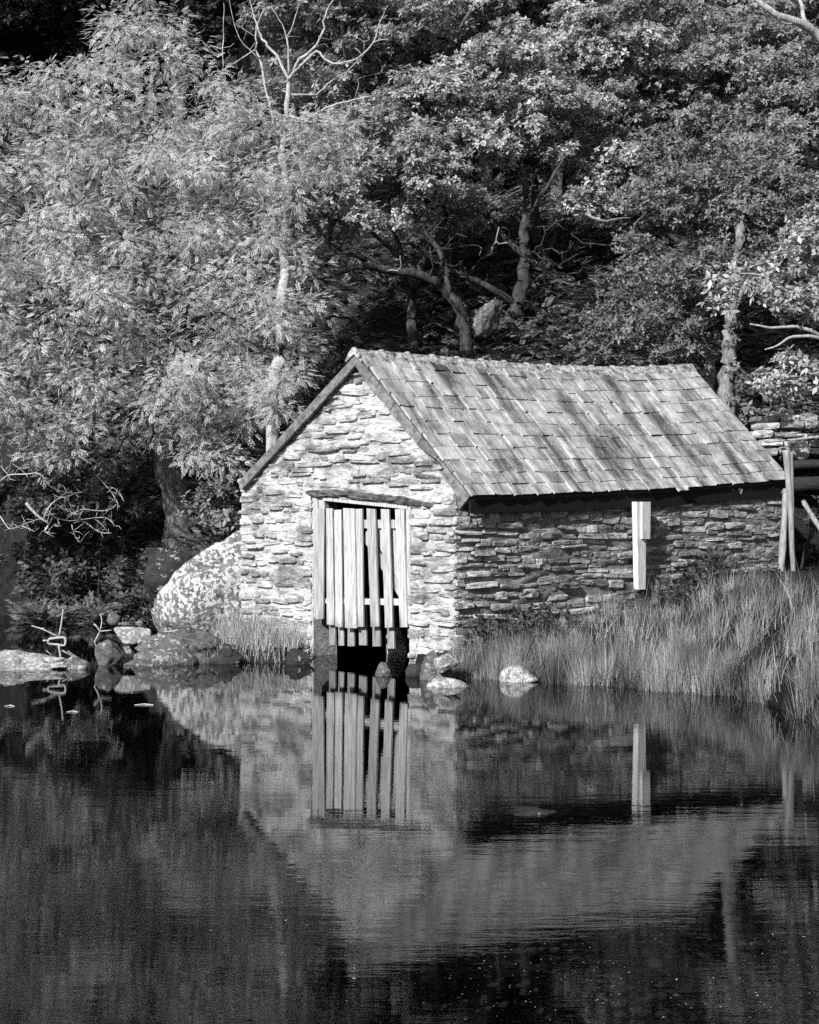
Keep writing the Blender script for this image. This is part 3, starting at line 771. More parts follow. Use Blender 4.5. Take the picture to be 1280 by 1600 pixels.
class Tree:
    """explicit limbs, then twigs that reach each leaf clump from the nearest branch; radii follow from what each branch carries"""
    def __init__(s, name, base, label, cat='tree', group=None, seed=1):
        s.root = empty(name, base, label, cat, group); s.rg = np.random.default_rng(seed); s.rr = random.Random(seed)
        s.P, s.par, s.minr = [], [], []
    def node(s, p, par, r=0.0): s.P.append(np.array(p, float)); s.par.append(par); s.minr.append(r); return len(s.P) - 1
    def limb(s, pts, r0, r1, start=None, sub=4, wob=.03):
        P = smooth_path(pts, sub); par = start
        if par is None and s.P:
            D = np.linalg.norm(np.array(s.P) - np.array(P[0]), axis=1); par = int(D.argmin())
            if D[par] > .02: pass
        elif par is None: par = -1
        ids = []
        for i, p in enumerate(P):
            r = r0 + (r1 - r0) * i / (len(P) - 1)
            w = Vector((s.rr.gauss(0, wob * r * 8), s.rr.gauss(0, wob * r * 8), s.rr.gauss(0, wob * r * 4))) if 0 < i else Vector((0, 0, 0))
            par = s.node(p + w, par, r); ids.append(par)
        return ids
    def reach(s, targets, start_from=0, step=.35, sag=.12):
        T = np.array(targets); pick = np.array(s.P)[start_from:]
        d = np.linalg.norm(T[:, None] - pick[None], axis=2).min(1) if len(pick) * len(T) < 4e6 else np.linalg.norm(T - pick[0], axis=1)
        for i in np.argsort(d):
            t = T[i]; A = np.array(s.P)
            dd = np.linalg.norm(A - t, axis=1) + np.where(np.arange(len(A)) < start_from, 99, 0) + np.maximum(A[:, 2] - t[2], 0) * .6
            j = int(dd.argmin()); p = A[j]; L = np.linalg.norm(t - p); n = max(2, int(L / step)); par = j
            bend = s.rg.normal(0, 1, 3) * L * sag + np.array([0, 0, L * .10])
            for k in range(1, n + 1):
                f = k / n; q = p + (t - p) * f + bend * (f * (1 - f) * 2.2) + s.rg.normal(0, .02 * L, 3) * (f < 1)
                par = s.node(q, par, .004)
    def build(s, mat, name='trunk', leafr=.006, power=2.3, sides=6):
        n = len(s.P); acc = np.zeros(n); main = [-1] * n; best = [0] * n
        r = np.zeros(n)
        for i in range(n - 1, -1, -1):
            r[i] = max(s.minr[i], max(acc[i], 1e-9) ** (1 / power), leafr)
            if s.minr[i] > .03: r[i] = s.minr[i]
            p = s.par[i]
            if p >= 0:
                acc[p] += r[i] ** power * .9
                if r[i] > best[p]: best[p] = r[i]; main[p] = i
        m = MB()
        for i in range(n):
            p = s.par[i]
            if p >= 0 and main[p] == i: continue
            chain = [i]
            while main[chain[-1]] >= 0: chain.append(main[chain[-1]])
            pts = [s.P[c] for c in chain]; rad = [r[c] for c in chain]
            if p >= 0: pts = [s.P[p]] + pts; rad = [min(r[p], rad[0] * 1.15)] + rad
            if len(pts) > 1: m.tube(pts, rad, sides if rad[0] > .03 else 4 if rad[0] > .012 else 3, cap=True)
        return m.build(name, mat, s.root, smooth=True)
def blobs_clumps(blobs, dens, rg, shell=.35):
    """clump centres in photo-measured ellipsoids (px, py, rpx, rpy, D, rD)"""
    out = []
    for (px, py, rx, ry, D, rD) in blobs:
        c = at(px, py, D); ax = np.array([rx / F * D, rD, ry / F * D])
        n = max(3, int(dens * 4.19 * ax.prod() ** (2 / 3)))
        d = rg.normal(size=(n, 3)); d /= np.linalg.norm(d, axis=1, keepdims=True)
        r = (shell + (1 - shell) * rg.random(n)) ** .6
        out.append(np.array(c) + d * r[:, None] * ax)
    return np.concatenate(out)
def crown(tree, C, per, rad, proto, size, mat, mode='oak', flat=.55, name='crown'):
    rg = tree.rg; n = len(C) * per
    base = np.repeat(C, per, 0)
    rr = np.repeat(rad * rg.uniform(.6, 1.25, len(C)), per)
    d = rg.normal(size=(n, 3)); d /= np.linalg.norm(d, axis=1, keepdims=True)
    q = rg.random(n) ** .5
    off = d * (q * rr)[:, None]; off[:, 2] *= flat
    pos = base + off
    if mode == 'ash':                                               # sprays: stems rise from the clump, leaves arch outward and droop
        out = d.copy(); out[:, 2] = out[:, 2] * .5 - .12; out += rg.normal(0, .25, (n, 3))
        up = np.tile([[0, 0, 1.0]], (n, 1)) + np.array(to_sun) * .7 + rg.normal(0, .45, (n, 3))
        rots = rot_from(up, None, out)
    else:
        zv = d * .5 + np.array([0, 0, .6]) + np.array(to_sun) * .45 + rg.normal(0, .42, (n, 3))
        rots = rot_from(zv, rg.random(n) * 6.28)
    sc = size * rg.uniform(.5, 1.35, n)
    return foliage(name, proto, pos, rots, sc, mat, tree.root)

# --- the big bright leafy tree at the left
def ground_at(px, D): x = (px - CX) / F * D; return Vector((x, D, tz(x, D) - .15))
t = Tree('ash_tree', ground_at(272, 29), 'big bright feathery-leaved tree filling the left side of the picture', seed=3)
t.limb([ground_at(274, 29), at(270, 780, 28.9), at(266, 690, 28.7), at(256, 590, 28.4), at(250, 500, 28.2)], .3, .2)
fork = len(t.P) - 1
t.limb([at(250, 500, 28.2), at(232, 400, 28), at(222, 300, 28), at(235, 180, 28.2), at(240, 60, 28.3)], .15, .03, fork)
t.limb([at(250, 500, 28.2), at(190, 420, 27.8), at(130, 350, 27.5), at(60, 270, 27.6), at(20, 190, 27.8)], .11, .03, fork)
t.limb([at(250, 500, 28.2), at(300, 400, 27.8), at(340, 310, 27.5), at(360, 230, 27.5)], .10, .03, fork)
t.limb([at(256, 590, 28.4), at(160, 560, 27.8), at(70, 520, 27.2), at(-20, 480, 27)], .09, .03, fork - 4)
t.limb([at(256, 590, 28.4), at(320, 560, 27.6), at(390, 520, 27.2)], .07, .02, fork - 4)
t.limb([at(266, 690, 28.7), at(200, 660, 27.8), at(110, 650, 27.2)], .06, .02, fork - 7)
ASHB = [(235, 70, 80, 75, 28.5, 1.0), (205, 40, 55, 50, 28.5, .8), (110, 180, 120, 95, 28, 1.4), (270, 170, 120, 100, 28, 1.4), (30, 190, 90, 100, 28, 1.2), (55, 330, 120, 110, 27.5, 1.5),
        (220, 320, 150, 120, 27.2, 1.7), (350, 300, 100, 110, 27.5, 1.3), (380, 220, 70, 60, 27.8, 1), (95, 480, 140, 100, 27, 1.5), (280, 470, 150, 100, 26.8, 1.5), (410, 420, 60, 90, 27, .8), (455, 490, 28, 50, 26.9, .5),
        (-60, 400, 100, 180, 27.5, 1.5), (60, 610, 120, 80, 27, 1.2), (210, 590, 120, 70, 26.8, 1.2), (345, 600, 95, 75, 27, 1.2), (415, 590, 45, 55, 27.2, .7), (150, 690, 110, 50, 27.5, 1), (360, 690, 75, 55, 27.3, .9), (300, 700, 60, 40, 27.6, .8), (-40, 640, 90, 80, 27.3, 1)]
C = blobs_clumps(ASHB, 4.6, t.rg)
t.reach(C, 4); t.reach(blobs_clumps([(x, y, rx, ry, D - rD * .55, rD * .6) for x, y, rx, ry, D, rD in ASHB], 1.6, t.rg, .1), 4, .3, .3); t.build(M['bark_m'], 'trunk', .009)
crown(t, C, 68, .46, P_ASH, .135, M['ash'], 'ash', .6)

# --- the pale-trunked tree beside it with bare white branches in its top
D2_ = 25.6
t = Tree('pale_trunked_tree', ground_at(428, 26.9), 'slim pale-barked tree left of the boathouse gable with bare white branches above its leaves', seed=5)
ids = t.limb([ground_at(425, 25.7), at(427, 700, 25.7), at(429, 610, 25.6), at(435, 540, D2_), at(442, 450, 26.2), at(444, 380, 26.9), at(448, 310, 27.1), at(441, 240, 27.2), at(448, 180, 27.4), at(452, 122, 27.5)], .125, .04)
top = ids[-1]; n0 = len(t.P)
for pts, r0 in (([(452, 122), (470, 92), (500, 60), (508, 25), (525, -6)], .05), ([(452, 122), (432, 85), (410, 62), (400, 30), (390, -5)], .045), ([(452, 122), (486, 86), (500, 82), (520, 99), (560, 90), (582, 68), (605, 60)], .04),
                ([(582, 68), (592, 40), (606, 8)], .022), ([(452, 122), (448, 60), (440, 38), (424, 10)], .03), ([(448, 60), (462, 25), (470, -5)], .02), ([(495, 148), (520, 126), (548, 106), (562, 88)], .03),
                ([(448, 180), (478, 186), (510, 168), (545, 158), (580, 150)], .045), ([(441, 240), (420, 160), (404, 90), (400, 50), (412, 15)], .04), ([(404, 90), (375, 60), (362, 20), (358, -5)], .018), ([(348, 110), (349, 60), (350, 5)], .022), ([(404, 60), (372, 40)], .012)):
    P3 = [at(x, y, 27.4 + .004 * (x - 450) * (-1) ** len(pts)) for x, y in pts]
    t.limb(P3, r0 * .66, r0 * .22, None, 4, .1)
PB = [(395, 170, 60, 50, 27.3, .8), (455, 195, 50, 40, 27.2, .7), (520, 190, 45, 30, 27.6, .7), (480, 250, 50, 50, 27, .8), (440, 330, 40, 60, 26.5, .5), (474, 475, 18, 18, 26, .25), (472, 545, 16, 20, 26, .25), (405, 600, 22, 30, 26.0, .3), (466, 400, 20, 40, 26.3, .3), (425, 470, 14, 12, 25.5, .15), (447, 590, 14, 10, 25.4, .15), (418, 618, 16, 22, 25.3, .2), (440, 640, 14, 14, 25.3, .2), (434, 505, 10, 10, 25.3, .12), (405, 640, 30, 40, 26.6, .5), (540, 230, 30, 30, 27.6, .6)]
C = blobs_clumps(PB, 6, t.rg)
t.reach(blobs_clumps([(430, 40, 60, 50, 27.4, .5), (520, 60, 60, 50, 27.4, .5), (560, 110, 50, 40, 27.4, .5), (370, 50, 40, 50, 27.4, .4)], 7, t.rg, .1), n0, .25, .2)
t.reach(C, 3); t.build(M['bark_p'], 'trunk', .006)
crown(t, C, 52, .38, P_ASH, .13, M['birch'], 'ash', .6)

# --- twisted oaks on the slope behind the roof
def oak(name, label, base, trunks, blobs, seed, mat='oak', bark='bark_d', dens=5.0, per=52, rad=.6, size=.115, snags=(), twigs=()):
    t = Tree(name, at(*base), label, seed=seed)
    for pts, r0, r1 in trunks: t.limb([at(*p) for p in pts], r0 * .6, r1 * .6, None, 5, .03)
    C = blobs_clumps(blobs, dens, t.rg); t.reach(C, 3, .4, .2)
    if twigs: t.reach(blobs_clumps(twigs, 10, t.rg, .1), 3, .3, .34)
    t.build(M[bark], 'trunk', .013)
    for pts, r0 in snags:
        m = MB(); P3 = smooth_path([at(*p) for p in pts], 3); m.tube([p + Vector((t.rr.gauss(0, .02), 0, t.rr.gauss(0, .02))) for p in P3], [r0 * .75 * (1 - .8 * i / len(P3)) for i in range(len(P3))], 5)
        m.build('dead_branch', M['snag'], t.root, smooth=True)
    crown(t, C, per, rad, P_OAK, size, M[mat], 'oak', .42)
    return t
oak('oak_tree', 'twisted oak whose long bare limb reaches left above the boathouse ridge', (728, 548, 33.2),
    [([(728, 552, 33.2), (722, 500, 33.1), (700, 458, 33), (666, 434, 32.8), (606, 421, 32.4), (560, 417, 32), (523, 428, 31.8), (480, 438, 31.6)], .24, .06),
     ([(666, 434, 32.8), (624, 400, 32.8), (593, 374, 32.7), (566, 352, 32.6), (520, 330, 32.4)], .1, .04), ([(606, 421, 32.4), (560, 395, 32.2), (510, 400, 32), (470, 410, 31.9)], .06, .03),
     ([(700, 458, 33), (690, 400, 33.2), (650, 340, 33.2), (620, 290, 33.2)], .12, .05)],
    [(530, 290, 85, 60, 32.6, 1.1), (480, 330, 50, 50, 32.2, .8), (600, 230, 90, 60, 33, 1.2), (540, 210, 60, 40, 33.4, 1), (640, 300, 60, 35, 33, .9), (560, 350, 70, 26, 32.4, .8)], 31,
    twigs=[(560, 390, 90, 45, 32.2, .7), (640, 400, 70, 50, 32.8, .8), (510, 420, 50, 30, 31.8, .5), (690, 380, 50, 50, 33, .6)], snags=[([(606, 421, 32.3), (628, 418, 32.1), (622, 398, 32.1)], .03)])
oak('oak_tree', 'thick dark oak standing behind the pale boulder on the slope', (792, 540, 34.6),
    [([(780, 545, 34.6), (800, 500, 34.6), (812, 460, 34.6), (820, 410, 34.6), (818, 350, 34.7), (822, 290, 34.8), (806, 230, 35)], .36, .1),
     ([(800, 470, 34.5), (746, 440, 34.2), (702, 422, 34), (672, 402, 34), (640, 380, 34)], .14, .05), ([(820, 400, 34.6), (770, 350, 34.4), (742, 300, 34.4), (730, 250, 34.4)], .13, .05),
     ([(818, 350, 34.7), (850, 300, 34.6), (880, 250, 34.5)], .1, .05)],
    [(700, 170, 100, 55, 34.6, 1.3), (620, 170, 60, 50, 34.4, 1), (780, 110, 100, 50, 35, 1.4), (720, 230, 90, 35, 34.2, 1), (690, 290, 60, 28, 33.8, .8), (800, 190, 70, 45, 34.8, 1), (860, 150, 70, 50, 35, 1.2)], 32,
    twigs=[(750, 370, 80, 60, 34.2, .9), (850, 380, 70, 60, 34.8, .9), (700, 420, 60, 35, 34, .7), (800, 300, 70, 50, 34.6, .8)], snags=[([(768, 395, 34), (776, 376, 33.9), (778, 355, 33.9)], .04), ([(776, 378, 33.9), (794, 381, 33.8)], .025), ([(790, 252, 34), (770, 236, 33.8), (756, 222, 33.8)], .035), ([(780, 240, 33.9), (788, 220, 33.8)], .03), ([(720, 385, 34), (748, 384, 33.8), (750, 398, 33.7)], .035)])
oak('oak_tree', 'forked oak trunk left of the pale boulder below the long bare limb', (646, 556, 33.9),
    [([(648, 560, 33.9), (645, 500, 33.9), (648, 450, 34), (664, 400, 34), (690, 362, 34.2), (700, 320, 34.3)], .22, .08), ([(648, 450, 34), (630, 400, 34.2), (612, 350, 34.2), (608, 310, 34.2)], .11, .05)],
    [(640, 250, 70, 50, 34.6, 1), (700, 330, 50, 26, 34.4, .8), (590, 290, 50, 34, 34.4, .8)], 33)
oak('oak_tree', 'leaning oak right of the thick dark oak with a pale bare side branch', (872, 470, 36.5),
    [([(872, 475, 36.5), (850, 400, 36.4), (838, 350, 36.3), (836, 290, 36.4), (850, 230, 36.5), (880, 170, 36.6)], .24, .08), ([(842, 372, 36.3), (866, 360, 36), (884, 335, 35.8), (897, 310, 35.8)], .08, .04),
     ([(850, 400, 36.4), (890, 330, 36.6), (930, 270, 36.6)], .12, .05)],
    [(880, 60, 90, 50, 37, 1.3), (960, 90, 90, 60, 36.8, 1.3), (930, 180, 90, 55, 36.4, 1.2), (880, 240, 80, 40, 36, 1), (960, 270, 70, 45, 36, 1), (930, 320, 50, 22, 35.6, .7)], 34, 'oak',
    twigs=[(880, 350, 70, 50, 36, .9), (930, 400, 60, 50, 36, .8)], snags=[([(916, 334, 35), (932, 342, 34.8), (955, 343, 34.8), (984, 341, 34.8)], .05)])
oak('oak_tree', 'oak with a broad rounded crown at the upper right of the slope', (1060, 400, 38),
    [([(1060, 410, 38), (1056, 340, 38), (1046, 270, 38), (1050, 200, 38.2), (1070, 130, 38.3)], .24, .08), ([(1050, 270, 38), (1000, 210, 37.6), (970, 150, 37.4)], .11, .05), ([(1046, 260, 38), (1100, 200, 37.8), (1150, 150, 37.6)], .11, .05)],
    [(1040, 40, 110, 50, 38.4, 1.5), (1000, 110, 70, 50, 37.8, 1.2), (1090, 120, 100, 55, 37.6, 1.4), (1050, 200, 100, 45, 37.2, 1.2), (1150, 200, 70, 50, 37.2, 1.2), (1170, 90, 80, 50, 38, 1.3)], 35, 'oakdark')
oak('oak_tree', 'shaded oak at the right edge behind the bright leafy branch', (1240, 430, 34),
    [([(1240, 440, 34), (1236, 360, 34), (1230, 280, 34), (1240, 200, 34.2)], .2, .06), ([(1230, 280, 34), (1180, 230, 33.8)], .08, .04)],
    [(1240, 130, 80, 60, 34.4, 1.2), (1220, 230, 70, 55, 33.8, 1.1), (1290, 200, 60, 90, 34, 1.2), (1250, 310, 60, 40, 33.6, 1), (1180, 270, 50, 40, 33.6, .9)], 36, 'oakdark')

# --- the finer-leaved tree above the right end of the roof
t = Tree('hazel_tree', ground_at(1100, 29), 'fine-leaved grey tree above the right end of the slate roof', seed=41)
t.limb([ground_at(1104, 29), at(1110, 600, 29), at(1098, 540, 29), at(1078, 510, 28.9), at(1070, 460, 29), at(1080, 380, 29.2), at(1090, 290, 29.4)], .13, .05)
t.limb([at(1110, 600, 29), at(1040, 520, 28.6), at(1000, 440, 28.4), at(990, 350, 28.6)], .06, .03)
HB = [(1090, 250, 100, 50, 29.4, 1), (1180, 270, 60, 55, 29.6, 1), (1040, 310, 60, 60, 29, .9), (1130, 330, 100, 60, 29, 1.1), (1020, 400, 50, 60, 28.6, .8), (1080, 420, 70, 60, 28.6, .9), (1000, 490, 55, 45, 28.4, .7), (960, 510, 40, 30, 28.4, .6), (1050, 520, 45, 40, 28.4, .7), (1120, 440, 40, 40, 29, .7), (940, 540, 35, 16, 28.4, .5), (1010, 550, 50, 20, 28.3, .5)]
C = blobs_clumps(HB, 6, t.rg); t.reach(C, 3); t.build(M['bark_m'], 'trunk', .006)
crown(t, C, 54, .45, P_SAL, .085, M['hazel'], 'oak', .6)

# --- the ivy-clad pale trunk behind the right end of the roof
t = Tree('ivy_clad_tree', ground_at(1136, 27.6), 'pale ivy-clad trunk rising behind the right end of the roof', seed=42)
t.limb([ground_at(1137, 27.6), at(1136, 650, 27.6), at(1136, 590, 27.6), at(1139, 540, 27.7), at(1142, 490, 27.8), at(1150, 400, 28), at(1165, 300, 28.4)], .16, .08)
t.limb([at(1142, 490, 27.8), at(1180, 420, 28), at(1210, 380, 28.2)], .06, .03)
C = blobs_clumps([(1170, 380, 60, 50, 28.6, .8), (1130, 330, 50, 40, 28.8, .7), (1200, 310, 60, 60, 28.8, .8)], 5, t.rg); t.reach(C, 3)
t.build(M['bark_i'], 'trunk', .006)
crown(t, C, 46, .45, P_SAL, .085, M['hazel'], 'oak', .6)
C = blobs_clumps([(1146, 520, 12, 34, 27.5, .14), (1145, 590, 14, 40, 27.45, .12), (1126, 630, 12, 22, 27.45, .12)], 60, t.rg)
crown(t, C, 4, .07, P_SAL, .07, M['hazel'], 'oak', 1, 'ivy')

# --- bright-leaved branch tree at the right edge
t = Tree('sallow_tree', ground_at(1345, 25.2), 'bright broad-leaved tree reaching in from the right edge above the fence', seed=43)
g = ground_at(1350, 25.2)
t.limb([g, at(1345, 700, 25.2), at(1335, 600, 25.1), at(1320, 540, 25), at(1330, 440, 25.1), at(1320, 380, 25.2)], .13, .05)
t.limb([at(1335, 560, 25), at(1290, 530, 24.8), at(1262, 515, 24.6), at(1240, 510, 24.5), at(1205, 512, 24.4), at(1172, 506, 24.3)], .045, .012)
t.limb([at(1335, 580, 25), at(1290, 532, 24.7), at(1240, 526, 24.5), at(1215, 540, 24.4), at(1196, 546, 24.3)], .035, .01)
t.limb([at(1320, 540, 25), at(1250, 470, 24.7), at(1190, 430, 24.5), at(1120, 430, 24.3)], .03, .008)
SB = [(1255, 390, 55, 45, 25, .7), (1190, 420, 45, 34, 24.6, .5), (1260, 460, 50, 34, 24.7, .6), (1200, 470, 40, 24, 24.5, .4), (1300, 420, 50, 80, 25, .8), (1130, 440, 22, 18, 24.3, .25), (1140, 470, 20, 14, 24.3, .25), (1290, 350, 40, 40, 25, .6), (1260, 590, 40, 24, 25, .5), (1230, 570, 24, 14, 24.8, .3), (1195, 600, 20, 20, 24.8, .3)]
C = blobs_clumps(SB, 9, t.rg, .1); t.reach(C, 3); t.build(M['bark_p'], 'trunk', .005)
crown(t, C, 20, .28, P_SAL, .11, M['sallow'], 'oak', .8)

# --- pale dead branch at the top right corner
t = Tree('dead_tree', at(1330, 300, 26), 'pale bare forked branch of a tree at the top right corner', seed=44)
t.limb([Vector((at(1345, 300, 26.2).x, 26.2, tz(at(1345, 300, 26.2).x, 26.2) - .1)), at(1340, 300, 26), at(1320, 120, 26), at(1285, 62, 26), at(1255, 38, 25.8), at(1215, 24, 25.6), at(1188, 4, 25.5), at(1165, -20, 25.5)], .12, .03)
t.limb([at(1285, 62, 26), at(1262, 40, 26.2), at(1250, 0, 26.4), at(1240, -40, 26.5)], .05, .02)
t.limb([at(1250, 37, 25.8), at(1224, 36, 25.6), at(1216, 28, 25.5)], .025, .012)
t.build(M['bark_p'], 'trunk', .006, sides=8)

# --- rows of trees up the hill: variants copied with their parts
def hill_tree(seed, mat, h, w):
    t = Tree('hillside_oak', (0, 0, 0), 'background oak whose crown merges into the canopy high on the hillside', 'tree', 'oaks on the upper hillside', seed)
    t.limb([(0, 0, -.3), (.1, 0, h * .25), (-.1, .1, h * .45)], .22, .14)
    k = len(t.P) - 1
    for a in range(5):
        th = a * 1.257 + seed; t.limb([t.P[k], (math.cos(th) * w * .4, math.sin(th) * w * .4, h * .62), (math.cos(th) * w * .7, math.sin(th) * w * .7, h * .8)], .09, .03, k)
    rg = t.rg; out = []
    for b in range(15):
        th, r = rg.uniform(0, 6.28), w * math.sqrt(rg.random()) * .8
        c = np.array([r * math.cos(th), r * math.sin(th), h * (.55 + .4 * rg.random() - .18 * (r / w) ** 2)]); n = 14
        d = rg.normal(size=(n, 3)); d /= np.linalg.norm(d, axis=1, keepdims=True)
        out.append(c + d * np.array([w * .36, w * .36, h * .11]) * (rg.random((n, 1)) ** .4))
    C = np.concatenate(out); t.reach(C, 3, .6, .12); t.build(M['bark_m'], 'trunk', .01, sides=5)
    crown(t, C, 38, .7, P_OAK, .16, M[mat], 'oak', .42)
    return t.root
def copy_tree(root, loc, rz, sc, label=None, group=None, mat=None, name=None):
    r = root.copy(); COL.objects.link(r); r.location = loc; r.rotation_euler.z = rz; r.scale = (sc, sc, sc * .95)
    if name: r.name = name
    if label: r['label'] = label
    if group: r['group'] = group
    for ch in list(root.children):
        c = ch.copy(); COL.objects.link(c); c.parent = r
        if mat and ch.name.startswith('crown'):
            c.data = ch.data if mat not in CACHE.get(ch.data.name, {}) else CACHE[ch.data.name][mat]
            if c.data == ch.data: c.data = ch.data.copy(); c.data.materials[0] = M[mat]; CACHE.setdefault(ch.data.name, {})[mat] = c.data
    return r
CACHE = {}
VAR = [hill_tree(61, 'oak2', 7.0, 3.1), hill_tree(62, 'oak2', 6.4, 3.4), hill_tree(63, 'oak2', 7.6, 2.9)]
used = set()
hl = random.Random(77)
def plant(px, D, k, sc, label=None, dark=False):
    x = (px - CX) / F * D; loc = (x, D, tz(x, D) - .2); rz = hl.uniform(0, 6.28)
    if dark: copy_tree(VAR[k], loc, rz, sc, label, 'dark trees of the hilltop wood', 'shaded_leaf', 'dark_hill_tree')  # the hilltop shade is put into a near-black leaf colour
    elif k not in used:
        used.add(k); VAR[k].location = loc; VAR[k].rotation_euler.z = rz; VAR[k].scale = (sc,) * 3
        if label: VAR[k]['label'] = label
    else: copy_tree(VAR[k], loc, rz, sc, label)
HILL = [(540, 40, 'upper hillside oak directly right of the bare white branches at the top edge'), (660, 41, 'upper hillside oak at the top edge above the left third of the slate roof'),
        (770, 42, 'upper hillside oak at the top edge above the middle of the slate roof'), (890, 42.5, 'upper hillside oak at the top edge behind the leaning oak'),
        (1000, 44, 'upper hillside oak at the top edge above the white side post'), (1130, 43, 'upper hillside oak at the top edge above the ivy-clad trunk'),
        (1260, 41, 'upper hillside oak behind the pale dead branch in the top right corner'), (1360, 40, 'upper hillside oak cut by the right edge of the picture')]
SCRAP = 'high hillside oak showing only as scraps of leaf between nearer crowns'
for i, (px, D, lab) in enumerate(HILL + [(600, 47, SCRAP), (720, 48, SCRAP), (840, 49, SCRAP), (960, 50, SCRAP), (1320, 47, SCRAP)]):
    plant(px + hl.uniform(-20, 20), D + hl.uniform(-.8, .8), i % 3, hl.uniform(.85, 1.15), lab)
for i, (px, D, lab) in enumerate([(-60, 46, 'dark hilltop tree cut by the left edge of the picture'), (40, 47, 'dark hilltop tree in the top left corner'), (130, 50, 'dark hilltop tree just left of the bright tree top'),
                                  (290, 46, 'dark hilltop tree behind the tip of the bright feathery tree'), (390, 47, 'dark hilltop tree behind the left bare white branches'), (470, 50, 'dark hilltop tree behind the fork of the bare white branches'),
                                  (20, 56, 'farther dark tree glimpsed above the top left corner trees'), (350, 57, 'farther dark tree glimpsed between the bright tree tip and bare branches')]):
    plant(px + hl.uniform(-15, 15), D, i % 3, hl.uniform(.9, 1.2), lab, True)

# --- shrubs along the far bank at the left
def shrub(name, label, px, py, rx, ry, D, rD, mat, seed, per=24, size=.12, dens=6, proto=P_SAL):
    t = Tree(name, ground_at(px, D + rD * .3), label, 'shrub', None, seed)
    b = ground_at(px, D + rD * .3); t.limb([b, at(px - rx * .35, py + ry * .5, D), at(px - rx * .2, py + ry * .2, D)], .009, .005); 
    t.limb([b, at(px + rx * .15, py + ry * .4, D), at(px + rx * .4, py, D)], .009, .005, 0)
    C = blobs_clumps([(px, py, rx, ry, D, rD)], dens, t.rg); t.reach(C, 0); t.build(M['bark_d'], 'stems', .004)
    crown(t, C, per, .34, proto, size, M[mat], 'oak', .7, 'foliage')
shrub('shrub', 'dark leafy shrub at the far left edge above the bank', 30, 770, 110, 60, 28.3, .8, 'shrub', 71)
shrub('shrub', 'low dark shrub between the bare fallen branches and the leafy tree trunk', 150, 770, 90, 60, 28.6, .7, 'shrub', 72)
shrub('shrub', 'grey leafy shrub growing beside the boathouse under the left eave', 345, 780, 50, 55, 27.4, .6, 'hazel', 73)
shrub('shrub', 'dark undergrowth shrub overhanging the water on the left bank', 80, 900, 130, 34, 28.9, .5, 'shrub', 74, 20, .11)
shrub('shrub', 'dark undergrowth shrub behind the mossy boulder on the left bank', 225, 900, 50, 50, 27.9, .5, 'shrub', 75, 20, .11)
shrub('shrub', 'dark shrub directly under the left end of the ridge behind the gable', 505, 590, 34, 34, 27.5, .5, 'shrub', 76, 20, .12)
shrub('shrub', 'rounded leafy shrub on the bank behind the roof end at the right', 1230, 640, 70, 40, 27.4, .6, 'hazel', 77, 20, .12)
shrub('shrub', 'dark shrub behind the fence below the rails at the right edge', 1290, 850, 40, 60, 25.6, .5, 'shrub', 78, 20, .12)

# --- bare pale fallen branch at the left
fb_ = MB(); rtw = random.Random(6)
for pts, r0 in (([(41, 786), (50, 797), (65, 811), (76, 818), (70, 830), (78, 832)], .05), ([(69, 807), (80, 788), (98, 777), (108, 785), (118, 802), (142, 823), (158, 832), (174, 833)], .026), ([(0, 752), (15, 742), (41, 741), (56, 739), (66, 744), (81, 762), (106, 770), (122, 770), (134, 769)], .022),
                ([(0, 660), (20, 668), (30, 693), (30, 717)], .022), ([(112, 819), (116, 835), (122, 845), (128, 846)], .018), ([(116, 803), (128, 796), (150, 798), (170, 797), (185, 788)], .02), ([(150, 742), (168, 762), (180, 778), (187, 793)], .016), ([(168, 761), (180, 764), (195, 783)], .012),
                ([(0, 806), (12, 824), (20, 826), (45, 816), (70, 808)], .016), ([(72, 806), (80, 804), (90, 810), (110, 814), (150, 809), (168, 810), (180, 822)], .018), ([(96, 790), (106, 796), (116, 804)], .012), ([(2, 718), (4, 732), (14, 743), (15, 750)], .014), ([(34, 822), (46, 826), (54, 831)], .016), ([(76, 828), (88, 817)], .014)):
    P3 = smooth_path([at(x, y, 27.3 - .4 * math.sin(x * .03)) for x, y in pts], 3)
    fb_.tube(P3, [r0 * .62 * (1 - .6 * i / len(P3)) for i in range(len(P3))], 5)
    for q in P3[2::2]:
        for _ in range(2):
            d = Vector((rtw.uniform(-1, 1), rtw.uniform(-.5, .3), rtw.uniform(-.6, 1))) * rtw.uniform(.08, .3)
            fb_.tube([q, q + d * .5 + Vector((0, 0, rtw.uniform(-.04, .04))), q + d], [.006, .005, .003], 4)
tag(fb_.build('fallen_branch', M['twig'], None, smooth=True), 'tangle of bare pale fallen branches over the left bank', 'branch')

# --- twigs and bent iron by the left rocks
def sticks(name, paths, D, mat, label, cat, n=5):
    m = MB()
    for pts, r0 in paths: m.tube(smooth_path([at(x, y, D) for x, y in pts], 2), r0, n)
    return tag(m.build(name, mat, None, smooth=True), label, cat)
fx = lambda x: x * 340 / 1280
fy = lambda y: 920 + y * 150 / 565
S = lambda *p: [(fx(a), fy(b)) for a, b in p]
sticks('bent_frame', [(S((290, 295), (370, 286), (386, 296), (384, 326), (372, 334), (340, 328), (288, 324), (284, 306), (290, 295)), .016), (S((346, 334), (352, 372), (358, 410)), .014), (S((252, 305), (288, 304)), .01)], 20.6, M['iron'], 'small bent pale loop on a stem among the left rocks', 'frame')
sticks('twig', [(S((372, 120), (362, 200), (346, 284)), .012), (S((346, 284), (290, 256), (240, 234), (186, 218)), .01), (S((240, 234), (262, 232)), .008)], 20.65, M['twig'], 'forked bare twig standing up out of the bent loop', 'twig')
